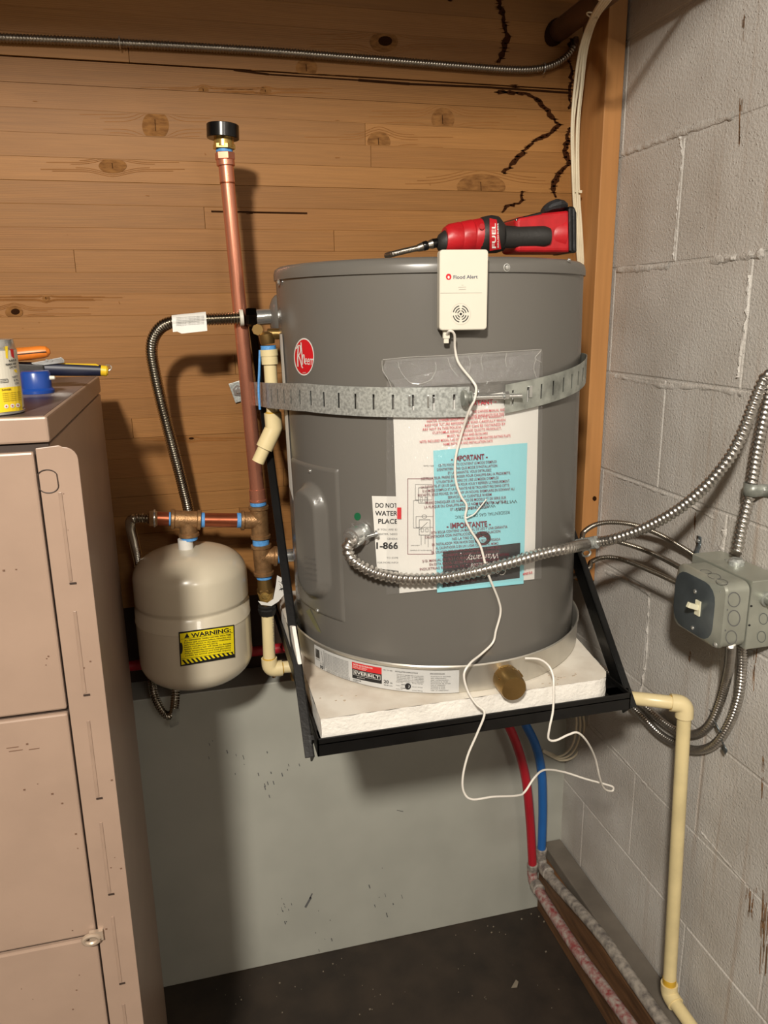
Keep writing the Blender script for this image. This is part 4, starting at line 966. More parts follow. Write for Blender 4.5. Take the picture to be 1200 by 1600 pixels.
for i in range(9): text(mb, 'WARNING DO NOT OVERTIGHTEN INSPECT HOSE', 275, 497+i*2.5, 319, 494.5+i*2.4, 1.5, S)
mb.build('print', M_INKG, tgp, smooth=0)
# drain valve, tag, CPVC and the relief line
dv = thing('drain_valve', pp(413.5, 905), 'small brass drain valve below the lower bronze tee', 'valve')
segs(dv, [('valve_body', M_BRASSD, (413, 903.5), (414.5, 920), 11, 12, 24), ('valve_hex', M_BRASSD, (414.3, 919), (415, 925), 13.5, 13.5, 6), ('valve_bulge', M_BRASS, (415, 925), (415.8, 938), 13, 10, 24), ('valve_tail', M_BRASSD, (415.8, 937), (416.5, 946), 10, 9, 20)], None)
MB().lathe(pp(413.5, 927)+Vector((0, -.008, 0)), (0, -1, 0), [(0, .008), (.004, .0085), (.008, .006), (.009, .002)], 20).build('valve_stem', M_BRASS, dv)
tg = MB(); tp_ = [PY(x, y, -.166) for x, y in ((433, 899), (450, 908), (450.5, 921), (435, 940), (424, 947), (408, 945), (403, 939), (418, 942), (427, 936), (431, 915))]
tgo = tag(tg.prism(tp_, (0, .0006, 0)).build('valve_tag', M_PAPER, None, origin='mid', smooth=0), 'white barcode tag on the brass drain valve', 'tag')
mb = MB(); S = lambda x, y: PY(x, y, -.1668)
disc(mb, (443.5, 910), 4, 4, S, 16, 0, .75); disc(mb, (443.5, 910), 1.6, 1.6, S, 10)
for i in range(7): line(mb, (436+i*1.4, 922+i*-.2), (440+i*1.4, 917-i*.2+2), .7, S, 1)
for i in range(3): line(mb, (435+i*1.6, 908+i*4.5), (441, 912+i*6), .5, S, 1)
mb.build('print', M_INK, tgo, smooth=0)
hcl = MB(); rnd = random.Random(4)
A = pp(417, 944); B = pp(418, 960); d = (B-A).normalized()
hcl.lathe(A, d, [(0, pxr(A, 12)), (.002, pxr(A, 14.5)), (.007, pxr(A, 13)), (.009, pxr(A, 15)), ((B-A).length, pxr(A, 12))], 10)
tag(hcl.build('rubber_coupling', M_RUBBER, None, origin='mid', smooth=20), 'black lumpy rubber coupling between brass valve and cream pipe', 'coupling')
def elbow(mb, c, d1, d2, r, bend, n=24):
    """swept elbow from c+d1*bend to c+d2*bend with collars"""
    d1 = d1.normalized(); d2 = d2.normalized(); P = []
    for i in range(9):
        t = i/8; P.append((c+d1*bend*.55)*(1-t)**2+c*2*t*(1-t)+(c+d2*bend*.55)*t*t)
    P = [c+d1*bend]+P+[c+d2*bend]; mb.tube(P, r, n)
rl = thing('relief_drain_pipe', pp(421, 1040), 'cream plastic drain line from left elbow under the platform and down the block wall', 'pipe')
rp = pxr(pp(420, 1000), 9.5)
A = pp(418, 959); B = pp(421.5, 1046)
MB().cyl(A, B, rp, n=24).build('pipe', M_CPVC, rl)
mb = MB(); elbow(mb, B, Vector((0, 0, 1)), Vector((1, 0, 0)), rp*1.3, .024); mb.build('elbow', M_CPVC, rl)
zh = B.z
XC = -.056
topc = PX(1070, 1100, XC-.004)
bend = Vector((-.23, -.47, topc.z))
MB().tube(smoothpath([B+Vector((.02, 0, 0)), B+Vector((.05, 0, 0)), Vector((-.45, YP-.02, zh-.01)), Vector((-.33, -.26, zh-.02)), PY(940, 1090, -.40), PY(965, 1089, -.44), PY(1000, 1092, -.475), PY(1035, 1096, -.497), topc], 8), rp, 22).build('pipe', M_CPVC, rl)
mb = MB(); botc = PX(1045, 1552, XC)
dh_ = (PY(1035, 1096, -.497)-topc).normalized(); elbow(mb, topc, dh_, (botc-topc), rp*1.30, .024); mb.build('elbow', M_CPVC, rl)
MB().cyl(topc, botc, rp, n=26).build('riser', M_CPVCD, rl)
dv_ = (botc-topc).normalized()
for c_, d_, w_ in ((B+Vector((0, 0, .0245)), UP, .0015), (B+Vector((.0245, 0, 0)), Vector((1, 0, 0)), .0015), (topc+dh_*.0248, dh_, .0010), (topc+dv_*.0248, dv_, .001), (botc-dv_*.028, dv_, .006)):
    MB().lathe(c_-d_*w_, d_, [(0, rp*1.04), (w_*2, rp*1.04)], 24).build('glue_ring', M_PRIMER, rl)
mb = MB(); elbow(mb, botc, -dv_, Vector((0, -1, -.12)), rp*1.3, .022); mb.build('elbow', M_CPVCD, rl)
MB().cyl(botc+Vector((0, -.018, -.002)), botc+Vector((.004, -1.2, -.03)), rp, n=22).build('floor_run', M_CPVCD, rl)
mb = MB(); text(mb, '3/4 CPVC 4120  ASTM', 427.5, 966, 430.5, 1020, -2.2, lambda x, y: PY(x, y, YP-rp*.75), 0)
mb.build('print', M_INKG, rl, smooth=0)
# temperature relief valve and its discharge behind the strap
tv = thing('relief_valve', PY(416, 520, -.235), 'brass relief valve with cream pipe dropping beside the heater', 'valve')
YV = -.235
def pv(x, y): return PY(x, y, YV)
MB().lathe(pv(415, 518), pv(419, 540)-pv(415, 518), [(0, .008), (.004, .013), (.015, .0125), (.02, .0115)], 24).build('valve_body', M_BRASSD, tv)
mb = MB(); mb.cyl(pv(418, 522), Vector((-.655, YV, pv(415, 522).z)), .009, n=20); mb.lathe(pv(402, 515), (0, -1, 0), [(0, .009), (.006, .009)], 8); mb.build('valve_neck', M_BRASSD, tv)
for a, b, hw, m_, nm in (((419, 540), (419.5, 546), 12, M_TAPE, 'thread_tape'), ((420, 546), (421, 556), 14, M_CPVC, 'adapter'), ((421, 556), (422, 569), 13, M_CPVC, 'adapter'), ((422, 569), (427, 650), 10.2, M_CPVC, 'pipe')):
    A, B_ = pv(*a), pv(*b); MB().cyl(A, B_, pxr(A, hw), n=24).build(nm, m_, tv)
mb = MB(); c0, c1, c2 = pv(426, 645), pv(428, 668), pv(413, 700)
mb.tube([c0, c1, c1.lerp(c2, .15), c2], pxr(c0, 13.5), 22); mb.build('bend', M_CPVC, tv, smooth=50)
A, B_ = pv(412, 702), pv(403, 722); MB().cyl(c2, B_, pxr(A, 10), n=22).build('pipe', M_CPVC, tv)
MB().lathe(pv(427, 646), (0, 0, 1), [(0, pxr(c0, 11.5)), (.003, pxr(c0, 11.5))], 22).build('glue_ring', M_PRIMER, tv)
MB().lathe(pv(413, 699), (c2-B_), [(0, pxr(c0, 11)), (.0025, pxr(c0, 11))], 22).build('glue_ring', M_PRIMER, tv)
mb = MB(); mb.tube(smoothpath([pv(406, 547), pv(405, 580), pv(404, 610), pv(406, 640)], 5), .002, 6); tag(mb.build('blue_thread', M_TAPE, None, origin='mid'), 'loose end of blue thread tape beside the cream pipe', 'tape')

# ------------------------------------------------------------ expansion tank
TX, TY, TRR = pp(304, 960).x-.0015, YP, 0.0
TRR = pxr(Vector((TX, YP-.03, 1)), 89)
tt = pp(297, 856).z; tb = PY(310, 1079, YP-.06).z
print('tank', TX, TRR, tt, tb)
tk = thing('expansion_tank', (TX, TY, tb), 'beige steel expansion tank with yellow warning label hanging left of the heater', 'tank')
H_ = tt-tb; prof = []
for i in range(9):
    a = math.pi/2*i/8; prof.append((tb+.046*(1-math.cos(a))+.0, TRR*(.22+.78*math.sin(a)**.8) if i else TRR*.05))
g = tb+H_*.60
prof += [(g-.027, TRR), (g-.0262, TRR+.001), (g-.0245, TRR+.001), (g-.0235, TRR), (g-.004, TRR), (g, TRR-.004), (g+.004, TRR-.0045), (g+.008, TRR-.001), (g+.012, TRR-.001)]
for i in range(1, 13):
    a = math.pi/2*i/12; prof.append((tt-.052+.052*math.sin(a)-.0, max(.016, (TRR-.001)*math.cos(a)**.62)))
prof = sorted(prof, key=lambda p: p[0])
MB().lathe((TX, TY, 0), (0, 0, 1), prof, 72).build('tank_shell', M_TANK, tk, smooth=50)
A = pp(297, 858); B_ = pp(296, 843); MB().lathe(Vector((TX-.004, TY, A.z-.004)), Vector((0, 0, 1)), [(0, .019), (.005, .0165), (.006, .0135), ((B_-A).length+.006, .0135)], 20).build('tank_nipple', M_PAPER, tk)
def TC_(e): return lambda x, y: CYL(x, y, TX, TY, TRR+e)
mb = MB(); mb.use(M_INK); quad(mb, ((279, 988), (366, 976), (367.5, 1027), (282, 1041.5)), TC_(0.0016), 12, 6)
mb.use(M_YELL); quad(mb, ((281, 990.2), (364.5, 978.2), (366, 1022), (283.6, 1039)), TC_(0.0019), 12, 6)
mb.use(M_INK); S = TC_(0.0023)
text(mb, 'WARNING:', 299, 996.2, 361, 987.2, 6.3, S, .03)
mb.add([S(288, 997.5), S(292, 989.2), S(296.3, 996)], [(0, 1, 2)]); line(mb, (283, 999), (364, 988.2), .5, S, 6)
rnd = random.Random(3)
words = ['ALL EXPANSION TANKS CAN FAIL WITH TIME', 'Relieve tank pressure before removing this', 'tank from service or the piping could burst', 'Installer must place the tank and its', 'system where a leak will cause no damage', 'Never exceed the maximum pressure rating', 'Follow instructions and local plumbing', 'codes to avoid personal injury']
for i, s in enumerate(words):
    e_ = 361 if i not in (3, ) else 340; text(mb, s, 288+(i > 4), 1002.5+i*3.35, e_, 1002.5+i*3.35-(e_-288)*.135, 2.2, S, .02 if i else .03)
line(mb, (284, 1029.5), (365, 1018.5), .5, S, 6)
disc(mb, (283, 1013), 2.6, 9, S, 14)
for i in range(12):
    x = 284+i*6.9; yb = 1039.6-(x-284)*.165
    a_, b_ = (x, yb-8.3), (x+3.4, yb-8.6)
    quad(mb, (a_, b_, (min(x+10, 367), yb-1.6), (min(x+6.5, 366.5), yb-.8)), S, 2, 2)
mb.build('warning_label', None, tk, smooth=0)
# red line in the recess behind the tank
mb = MB(); zr_ = .775
mb.tube([(-1.3, .03, .80), (-.62, .03, .80)], .011, 16); tag(mb.build('red_recess_pipe', M_PEXR, None, origin='mid'), 'dark red tubing running in the recess behind the tank', 'pipe')
mb = MB(); mb.tube([PY(455, 1000, -.05), PY(447, 1015, -.05)], .014, 16); tag(mb.build('red_valve_knob', M_PEXR, None, origin='mid'), 'small red knob glimpsed behind the left brace', 'knob')
for (x, y) in ((428, 1058), (458, 1063)):
    mb = MB(); A = PY(x, y, -.1); mb.lathe(A, (0, 0, 1), [(0, .004), (.008, .004), (.009, .006), (.02, .006)], 8); tag(mb.build('pipe_bolt', M_BRASSD, None, origin='mid', smooth=20), 'small dark bolt under the cream elbow, %s of two' % ('left' if x < 440 else 'right'), 'bolt', 'bolts under the cream elbow')

# ------------------------------------------------------------ electrical on the walls
def flexcond(name, pts, r, m, label, parent=None, pitch=.0062, amp=.16, k=9):
    mb = MB(); mb.tube(smoothpath(pts, k), r, 14, helix=(pitch, amp*1.5, 1)); o = mb.build('conduit' if parent else name, m, parent, smooth=60, origin=None if parent else 'mid')
    if not parent: tag(o, label, 'conduit')
    return o
# along the top of the back wall
tcnd = [PY(-60, 56, -.012), PY(0, 59, -.012), PY(180, 67, -.011), PY(400, 79, -.011), PY(560, 91, -.012), PY(700, 102, -.012), PY(800, 109, -.012), PY(845, 107, -.012), PY(872, 98, -.012), PY(890, 84, -.013), PY(898, 70, -.012), PY(899, 60, .01)]
ftc = thing('armored_cable', PY(400, 79, 0), 'steel armored cable running across the wood near the top', 'conduit')
flexcond('x', tcnd, pxr(PY(400, 80, 0), 6.4), M_BXD, '', ftc, .0052, .16)
for x, y in ((187, 66), (849, 107)):
    p = PY(x, y, -.012); d = (PY(x+5, y+.5, -.012)-p).normalized()
    mb = MB(); mb.tube([p+Vector((0, -math.cos(a)*.0095, math.sin(a)*.0095)) for a in [math.radians(-100+q*20) for q in range(11)]], .0012, 6); mb.build('staple', M_SMOOTHM, ftc)
# pipe through the wall at the top, hole around it
mb = MB(); mb.cyl((-.094, .07, 2.030), (-.094, ROOM_F+.1, 2.055), .0195, n=28)
tag(mb.build('iron_pipe', M_IRON, None, origin='mid'), 'dark brown iron pipe entering the wood near the top right corner', 'pipe')
mb = MB(); disc(mb, (868, 50), 16, 24, onwall(-.0018), 20, .4); mb.build('hole', M_KNOTD, wb, smooth=0)
# ivory cables down the stud
CG = 'ivory cables hanging beside the stud'
def cabl(dx, dy, seed, lab):
    q_ = .0035*((seed % 2)*2-1); P_ = [Vector((-.125+dx*.001, -1.145, 2.082)), Vector((-.122+dx*.001, -.62, 2.078)), PY(960+dx*1.5, -25, -.40), PY(945+dx*1.4, -2, -.30), PY(925+dx, 30, -.15), PY(910+dx*1.1, 75, -.09), PY(902+dx*1.25+seed%3, 130, -.065+q_), PY(897+dx*1.3-seed%2*2, 200, -.055+q_), PY(898+dx*.9, 290, -.05+q_), PY(903+dx*.9, 370, -.05), PY(908+dx*.7, 440, -.045), PY(914+dx*.6, 500, -.04), PY(911+dx*.5, 580, -.04), PY(907+dx*.5, 680, -.04), PY(905, 760, -.035)]
    mb = MB(); mb.tube(smoothpath(P_, 8), .0026, 8); tag(mb.build('ivory_cable', M_CABLE, None, origin='mid'), lab, 'cable', CG)
for i, (dx, lab) in enumerate(((-2.6, 'leftmost ivory cable in the bundle beside the stud'), (.6, 'second ivory cable from the left in the bundle beside the stud'), (3.7, 'third ivory cable from the left in the bundle beside the stud'), (6.8, 'rightmost ivory cable in the bundle beside the stud'))): cabl(dx, 0, i, lab)
for (x, y, Y, w, lab) in ((926, 24, -.17, 16, 'loose ivory zip tie round the cables at the top'), (902, 300, -.05, 9, 'ivory zip tie round the cables halfway down the stud')):
    c_ = PY(x, y, Y); r_ = pxr(c_, w*.6); mb = MB()
    mb.tube([c_+Vector((math.cos(a)*r_, math.sin(a)*r_*.7, math.cos(a)*(-.3 if w > 10 else 0)*r_)) for a in [2*math.pi*q/20 for q in range(21)]], .0012, 6); mb.obox(c_+Vector((r_*.6, -r_*.6, 0)), Vector((1, 0, 0)), Vector((0, 1, 0)), UP, .003, .002, .0025)
    tag(mb.build('zip_tie', M_CABLE, None, origin='mid', smooth=40), lab, 'cable tie')
# coil of ivory cable under the platform
for i, lab in enumerate(('outer ivory cable loop under the platform corner', 'middle ivory cable loop under the platform corner', 'inner ivory cable loop under the platform corner')):
    k_ = i*7; P_ = [PY(908-i*5, 1105, -.10), PY(913-i*6, 1130, -.09), PY(910-i*7, 1160, -.07), PY(897-i*6, 1182-i*3, -.05), PY(878-i*3, 1188-i*3, -.035), PY(862, 1182-i*2, -.02), PY(848, 1174-i, -.01)]
    mb = MB(); mb.tube(smoothpath(P_, 8), .0026, 8); tag(mb.build('cable_loop', M_CABLE, None, origin='mid'), lab, 'cable', 'cable loops under the platform')
# heater supply conduit
mc = thing('supply_conduit', CYL(560, 845, HX, HY, HR), 'thick steel flexible conduit sweeping from the heater across to the block wall', 'conduit')
hp = [CE(560, 842, .016), CE(548, 846, .030), CE(543, 857, .036), CE(549, 872, .034), CE(566, 885, .028), CE(592, 897, .022), CE(630, 904, .018), CE(680, 904, .017), CE(730, 896, .017), CE(790, 881, .018), CE(850, 864, .022), CE(895, 855, .030), PX(920, 850, -.195), PX(960, 842, -.17), PX(1010, 824, -.14), PX(1060, 796, -.115), PX(1105, 758, -.095), PX(1140, 715, -.078), PX(1162, 672, -.062), PX(1176, 635, -.046), PX(1188, 605, -.032), PX(1197, 588, -.026), PX(1206, 588, -.022), PX(1203, 612, -.018), PX(1192, 660, -.016), PX(1182, 710, -.015), PX(1172, 770, -.016), PX(1160, 820, -.022), PX(1152, 862, -.030)]
mb = MB(); mb.tube(smoothpath(hp, 10), .0092, 16, helix=(.0078, .30, 1)); mb.build('conduit', M_BX, mc, smooth=60)
A = CE(566, 832, -.002); n_ = Vector((A.x-HX, A.y-HY, 0)).normalized(); ex = CE(548, 846, .030)-A
MB().lathe(A, n_+Vector((-.25, 0, -.15)), [(0, .018), (.004, .0185), (.005, .013), (.012, .013), (.013, .0155), (.026, .0155), (.027, .012), (.031, .011)], 24).build('connector', M_SMOOTHM, mc)
for dx in (6, ): 
    c_ = CE(574, 838, .016); MB().lathe(c_, Vector((1, -.3, .3)), [(0, .003), (.012, .003), (.013, .0055), (.016, .005)], 12).build('clamp_screw', M_SMOOTHM, mc)
cA, cB = PX(902, 852, -.205), PX(932, 847, -.187)
MB().lathe(cA, cB-cA, [(0, .0098), (.001, .0108), ((cB-cA).length, .0108)], 22).build('sleeve', M_GALV, mc)
cc = (cA+cB)/2-Vector((0, 0, .017)); MB().tube([cc+Vector((math.cos(a)*.008, 0, math.sin(a)*.006)) for a in [2*math.pi*q/14 for q in range(15)]], .0018, 6).build('hanger_ring', M_GALV, mc)
# clamp on the wall
cl = thing('conduit_clamp', PX(1188, 766, 0), 'one-hole steel clamp holding the conduit high on the block wall', 'clamp')
c_ = PX(1176, 764, -.014)
mb = MB(); P_ = [c_+Vector((0, .012, 0))+Vector((.012, 0, 0)), c_+Vector((-.006, .011, 0)), c_+Vector((-.012, 0, 0)), c_+Vector((-.006, -.011, 0)), c_+Vector((.011, -.013, 0)), c_+Vector((.012, -.035, 0))]
P_ = smoothpath(P_, 4); hz = .0095; vs = []
for p in P_: vs += [p+UP*hz, p-UP*hz]
mb.add(vs, [(2*i, 2*i+1, 2*i+3, 2*i+2) for i in range(len(P_)-1)]); o = mb.build('clamp_band', M_GALVD, cl, smooth=40); so_ = o.modifiers.new('solid', 'SOLIDIFY'); so_.thickness = .0015
MB().lathe(PX(1193, 766, -.003), (-1, 0, 0), [(0, .0055), (.003, .0045), (.0035, .002)], 14).build('screw', M_SMOOTHM, cl)
# three thin cables to the switch box
ft = [('upper thin steel cable arching from the heater side to the wall box', [(903, 850, -.16), (912, 832, -.14), (930, 820, -.11), (955, 816, -.08), (990, 820, -.045), (1030, 835, -.025), (1070, 858, -.014), (1090, 872, -.013), (1112, 889, -.02)]),
      ('middle thin steel cable arching from the heater side to the switch box', [(905, 862, -.16), (918, 848, -.14), (935, 842, -.11), (960, 845, -.08), (1000, 857, -.055), (1035, 872, -.05), (1068, 890, -.06)]),
      ('lowest thin steel cable arching from the heater side to the switch box', [(914, 892, -.16), (924, 878, -.13), (945, 871, -.10), (975, 875, -.08), (1020, 893, -.075), (1060, 911, -.075)])]
for lab, P_ in ft:
    pts_ = [PX(x, y, X) for x, y, X in P_]; pts_ = [Vector((-.075, -.012, pts_[0].z-.20)), Vector((-.11, -.08, pts_[0].z-.13))]+pts_; mb = MB(); mb.tube(smoothpath(pts_, 9), .0050, 10, helix=(.0036, .30, 1)); tag(mb.build('thin_armored_cable', M_BXD, None, origin='mid', smooth=60), lab, 'conduit', 'thin cables to the boxes')
s1 = thing('cable_strap', PX(1090, 860, 0), 'small dark steel strap screwed over the upper thin cable', 'clamp')
mb = MB(); P_ = [PX(1092, 838, -.002), PX(1091, 852, -.003), PX(1088, 862, -.016), PX(1085, 872, -.016), PX(1086, 880, -.003), PX(1085, 893, -.002)]; vs = []
for p in smoothpath(P_, 4): vs += [p+Vector((0, .006, 0)), p-Vector((0, .006, 0))]
mb.add(vs, [(2*i, 2*i+1, 2*i+3, 2*i+2) for i in range(len(vs)//2-1)]); o = mb.build('strap_band', M_COVER, s1, smooth=40); o.modifiers.new('solid', 'SOLIDIFY').thickness = .0014
for x, y in ((1091, 845), (1087, 885)): MB().lathe(PX(x, y, -.004), (-1, 0, 0), [(0, .004), (.0025, .003), (.003, .001)], 12).build('screw', M_SMOOTHM, s1)
# switch box in front of the wall gutter box
bx = thing('switch_box', (-.08, -.575, 1.065), 'square steel switch box with ivory toggle on its dark cover', 'electrical box')
YN, YFAR, ZL, ZH, XJ, XF = -.632, -.517, 1.013, 1.116, -.061, -.098
mb = MB()
def rrect(x, y0, y1, z0, z1, r, cham=None):
    P_ = []
    for cy_, cz_, a0 in ((y1-r, z1-r, 0), (y0+r, z1-r, 90), (y0+r, z0+r, 180), (y1-r, z0+r, 270)):
        for q in range(5):
            a = math.radians(a0+q*22.5); P_.append(Vector((x, cy_+r*math.cos(a), cz_+r*math.sin(a))))
    return P_
mb.prism(rrect(XF, YN, YFAR, ZL, ZH, .014), (XJ-XF, 0, 0)); mb.build('box_shell', M_BOX, bx, smooth=40)
mb = MB(); P0 = rrect(XF, YN-.001, YFAR+.001, ZL-.001, ZH+.001, .014); P1 = rrect(XF-.004, YN, YFAR, ZL, ZH, .014); P2 = rrect(XF-.011, YN+.012, YFAR-.006, ZL+.006, ZH-.006, .026); P3 = rrect(XF-.0118, YN+.014, YFAR-.008, ZL+.008, ZH-.008, .026)
n = len(P0); mb.use(M_BOX); mb.add(P0+P1+P2, [(j*n+i, j*n+(i+1) % n, (j+1)*n+(i+1) % n, (j+1)*n+i) for j in range(2) for i in range(n)]+[tuple(range(n))[::-1]])
mb.use(M_COVER); mb.add(P2+P3, [(i, (i+1) % n, n+(i+1) % n, n+i) for i in range(n)]+[tuple(range(n, 2*n))])
mb.build('cover_plate', None, bx, smooth=40)
tg_c = PX(1090, 950, XF-.013)
XS = lambda x, y: PX(x, y, XF-.0125)
mb = MB(); mb.box((XF-.014, tg_c.y-.006, tg_c.z-.012), (XF-.0115, tg_c.y+.006, tg_c.z+.012)); mb.build('toggle_collar', M_TOGGLE, bx, smooth=0, bevel=.0005)
mb = MB(); mb.obox(Vector((XF-.022, tg_c.y, tg_c.z+.004)), Vector((.93, 0, -.36)), Vector((0, 1, 0)), Vector((.36, 0, .93)), .0095, .0034, .0042); mb.build('toggle', M_TOGGLE, bx, smooth=0, bevel=.001)
for x, y in ((1086, 924), (1082, 981)): MB().lathe(PX(x, y, XF-.0118), (-1, 0, 0), [(0, .0036), (.0015, .003), (.002, .001)], 12).build('cover_screw', M_SMOOTHM, bx)
for x, y in ((1125, 925), (1118, 1007)): MB().lathe(PX(x, y, XF-.005), (-1, 0, 0), [(0, .0045), (.002, .004), (.0025, .001)], 12).build('corner_screw', M_SMOOTHM, bx)
YSs = lambda x, y: PY(x, y, YN-.0006)
mb = MB()
for (x, y, a, b) in ((1147, 937, 10, 12), (1147, 966, 10, 13), (1143, 996, 9, 11)): disc(mb, (x, y), a, b, YSs, 24, 0, .88)
for (x, y) in ((1136, 953), (1133, 985)): disc(mb, (x, y), 1.8, 1.6, YSs, 10)
ZSs = lambda x, y: PZ(x, y, ZH+.0006)
for (x, y, a, b) in ((1116, 900, 11, 4.6), (1128, 909, 10, 4.4), (1103, 893, 9, 3)): disc(mb, (x, y), a, b, ZSs, 24, .2, .88)
mb.build('knockouts', M_INKG, bx, smooth=0)
b2 = thing('junction_box', (-.03, -.6, 1.065), 'large grey steel junction box on the block wall at the right edge', 'electrical box')
MB().box((XJ+.002, -.95, 1.008), (-.003, -.470, 1.122)).build('box_shell', M_BOX, b2, smooth=0, bevel=.002) if False else None
mb = MB(); mb.box((XJ+.002, -.634, 1.010), (-.003, -.492, 1.119)); mb.build('box_shell', M_BOX, b2, smooth=0, bevel=.0015)
mb = MB()
S = lambda x, y: PY(x, y, -.6346)
for x, y in ((1174, 947), (1171, 977)): disc(mb, (x, y), 2.0, 1.6, S, 10)
mb.build('screw_hole', M_INK, b2, smooth=0)
mb = MB()
for x, y in ((1193, 967), (1190, 995)): disc(mb, (x, y), 7, 9, S, 20, 0, .9)
mb.build('knockouts', M_COVER, b2, smooth=0)
MB().lathe(PY(1196, 935, -.634), (0, -1, 0), [(0, .011), (.005, .011), (.006, .008), (.02, .0075)], 18).build('connector', M_GALVD, b2)
cn = PX(1150, 884, -.030); MB().lathe(cn-UP*.012, UP, [(0, .012), (.020, .012), (.022, .0105), (.024, .0085)], 20).build('top_connector', M_GALV, b2)
MB().lathe(cn+Vector((0, .012, 0)), (0, 1, 0), [(0, .005), (.008, .005), (.009, .0035), (.014, .003)], 10).build('connector_screw', M_GALVD, b2)
# conduits leaving the boxes and running back along the wall
def down(lab, P_, r=.0080):
    pts_ = [PX(x, y, X) for x, y, X in P_]; pts_.append(Vector((-.014, -.10, pts_[-1].z-.01))); mb = MB(); mb.tube(smoothpath(pts_, 9), r, 12, helix=(.0062, .32, 1)); tag(mb.build('lower_conduit', M_BX, None, origin='mid', smooth=60), lab, 'conduit', 'conduits below the boxes')
down('inner ribbed conduit dropping from the switch box and curving left', [(1142, 1008, -.078), (1140, 1035, -.05), (1134, 1065, -.025), (1124, 1100, -.014), (1110, 1130, -.012), (1092, 1145, -.012), (1070, 1146, -.012), (1045, 1134, -.012), (1015, 1110, -.012), (990, 1088, -.012), (950, 1050, -.012)])
down('outer ribbed conduit dropping from the junction box and curving left', [(1160, 1008, -.03), (1159, 1050, -.016), (1154, 1090, -.013), (1140, 1130, -.012), (1118, 1162, -.012), (1090, 1172, -.012), (1060, 1164, -.012), (1030, 1146, -.012), (1000, 1116, -.012), (960, 1080, -.012)])
for i, (q, lab) in enumerate((([(1111, 1113), (1116, 1125), (1121, 1137), (1124, 1140)], 'dark strap over the inner lower conduit'), ([(1122, 1140), (1127, 1155), (1133, 1166), (1130, 1174)], 'dark strap over the outer lower conduit'))):
    t_ = thing('conduit_strap', PX(*q[0], 0), lab, 'clamp'); mb = MB(); P_ = smoothpath([PX(q[0][0], q[0][1], -.002), PX(q[1][0], q[1][1], -.006), PX(q[2][0], q[2][1], -.022), PX(q[3][0], q[3][1], -.018)], 4); vs = []
    for p in P_: vs += [p+Vector((0, .005, .003)), p-Vector((0, .005, .003))]
    mb.add(vs, [(2*k_, 2*k_+1, 2*k_+3, 2*k_+2) for k_ in range(len(P_)-1)]); o = mb.build('strap_band', M_COVER, t_, smooth=40); o.modifiers.new('solid', 'SOLIDIFY').thickness = .0014
    MB().lathe(PX(q[0][0]+2, q[0][1]+4, -.006), (-1, 0, 0), [(0, .0035), (.002, .003), (.0025, .001)], 10).build('screw', M_SMOOTHM, t_)

# ------------------------------------------------------------ red and blue tubing, old pipes along the sill
def tubing(name, P_, r, m, lab, endp, oldm, oldlab, oz_):
    root = thing(name, PY(*P_[-1][:2], P_[-1][2]), lab, 'pipe')
    mb = MB(); mb.tube(smoothpath([PY(*p) for p in P_], 9), r, 18); mb.build('tube', m, root)
    e = PY(*P_[-1]); d = (e-PY(*P_[-2])).normalized(); MB().lathe(e-d*.006, d, [(0, r*1.15), (.002, r*1.3), (.018, r*1.3), (.02, r*1.1)], 20).build('coupling', M_OLDPIPE, root)
    return e, d
eR, dR_ = tubing('red_tubing', [(770, 1095, -.08), (795, 1135, -.075), (811, 1175, -.07), (822, 1220, -.065), (828, 1280, -.06), (831, 1330, -.058), (832, 1352, -.056)], .0105, M_PEXR, 'red plastic water tubing curving down the back corner', None, None, '', 0)
eB, dB_ = tubing('blue_tubing', [(800, 1095, -.065), (820, 1130, -.06), (837, 1165, -.055), (846, 1205, -.052), (848, 1260, -.050), (847, 1305, -.048), (846, 1328, -.046)], .0105, M_PEXB, 'blue plastic water tubing curving down the back corner', None, None, '', 0)
print('tub', eR, eB)
zo = .135
A = eB+Vector((0, 0, -.035)); oz1 = PZ(1025, 1590, .11)
q1 = [eB+Vector((0, 0, -.012)), eB+Vector((0, -.004, -.030)), eB+Vector((-.001, -.035, -.040)), PX(940, 1462, -.073), PX(1022, 1578, -.075)]
q1e = q1[-1]+(q1[-1]-q1[-2]).normalized()*1.2
r1 = thing('old_cold_pipe', q1[1], 'paint-chipped grey pipe running along the sill below the blue tubing', 'pipe')
mb = MB(); mb.tube(smoothpath(q1[:3]+[q1[3], q1[4], q1e], 8), .0125, 18); mb.build('pipe', M_OLDPIPE, r1)
q2 = [eR+Vector((0, 0, -.012)), eR+Vector((0, -.004, -.030)), eR+Vector((-.001, -.035, -.040)), PX(905, 1490, -.112), PX(985, 1600, -.113)]
q2e = q2[-1]+(q2[-1]-q2[-2]).normalized()*1.2
r2 = thing('old_hot_pipe', q2[1], 'grey pipe with flaking red paint, nearest the floor by the sill', 'pipe')
mb = MB(); mb.tube(smoothpath(q2[:3]+[q2[3], q2[4], q2e], 8), .0125, 18); mb.build('pipe', M_OLDRED, r2)
for q_, r__ in ((q1, r1), (q2, r2)):
    MB().lathe(q_[2]+Vector((0, .012, .002)), q_[3]-q_[2], [(0, .0155), (.02, .0155), (.022, .0135)], 18).build('elbow_collar', M_OLDPIPE, r__)
print(q1, q2)

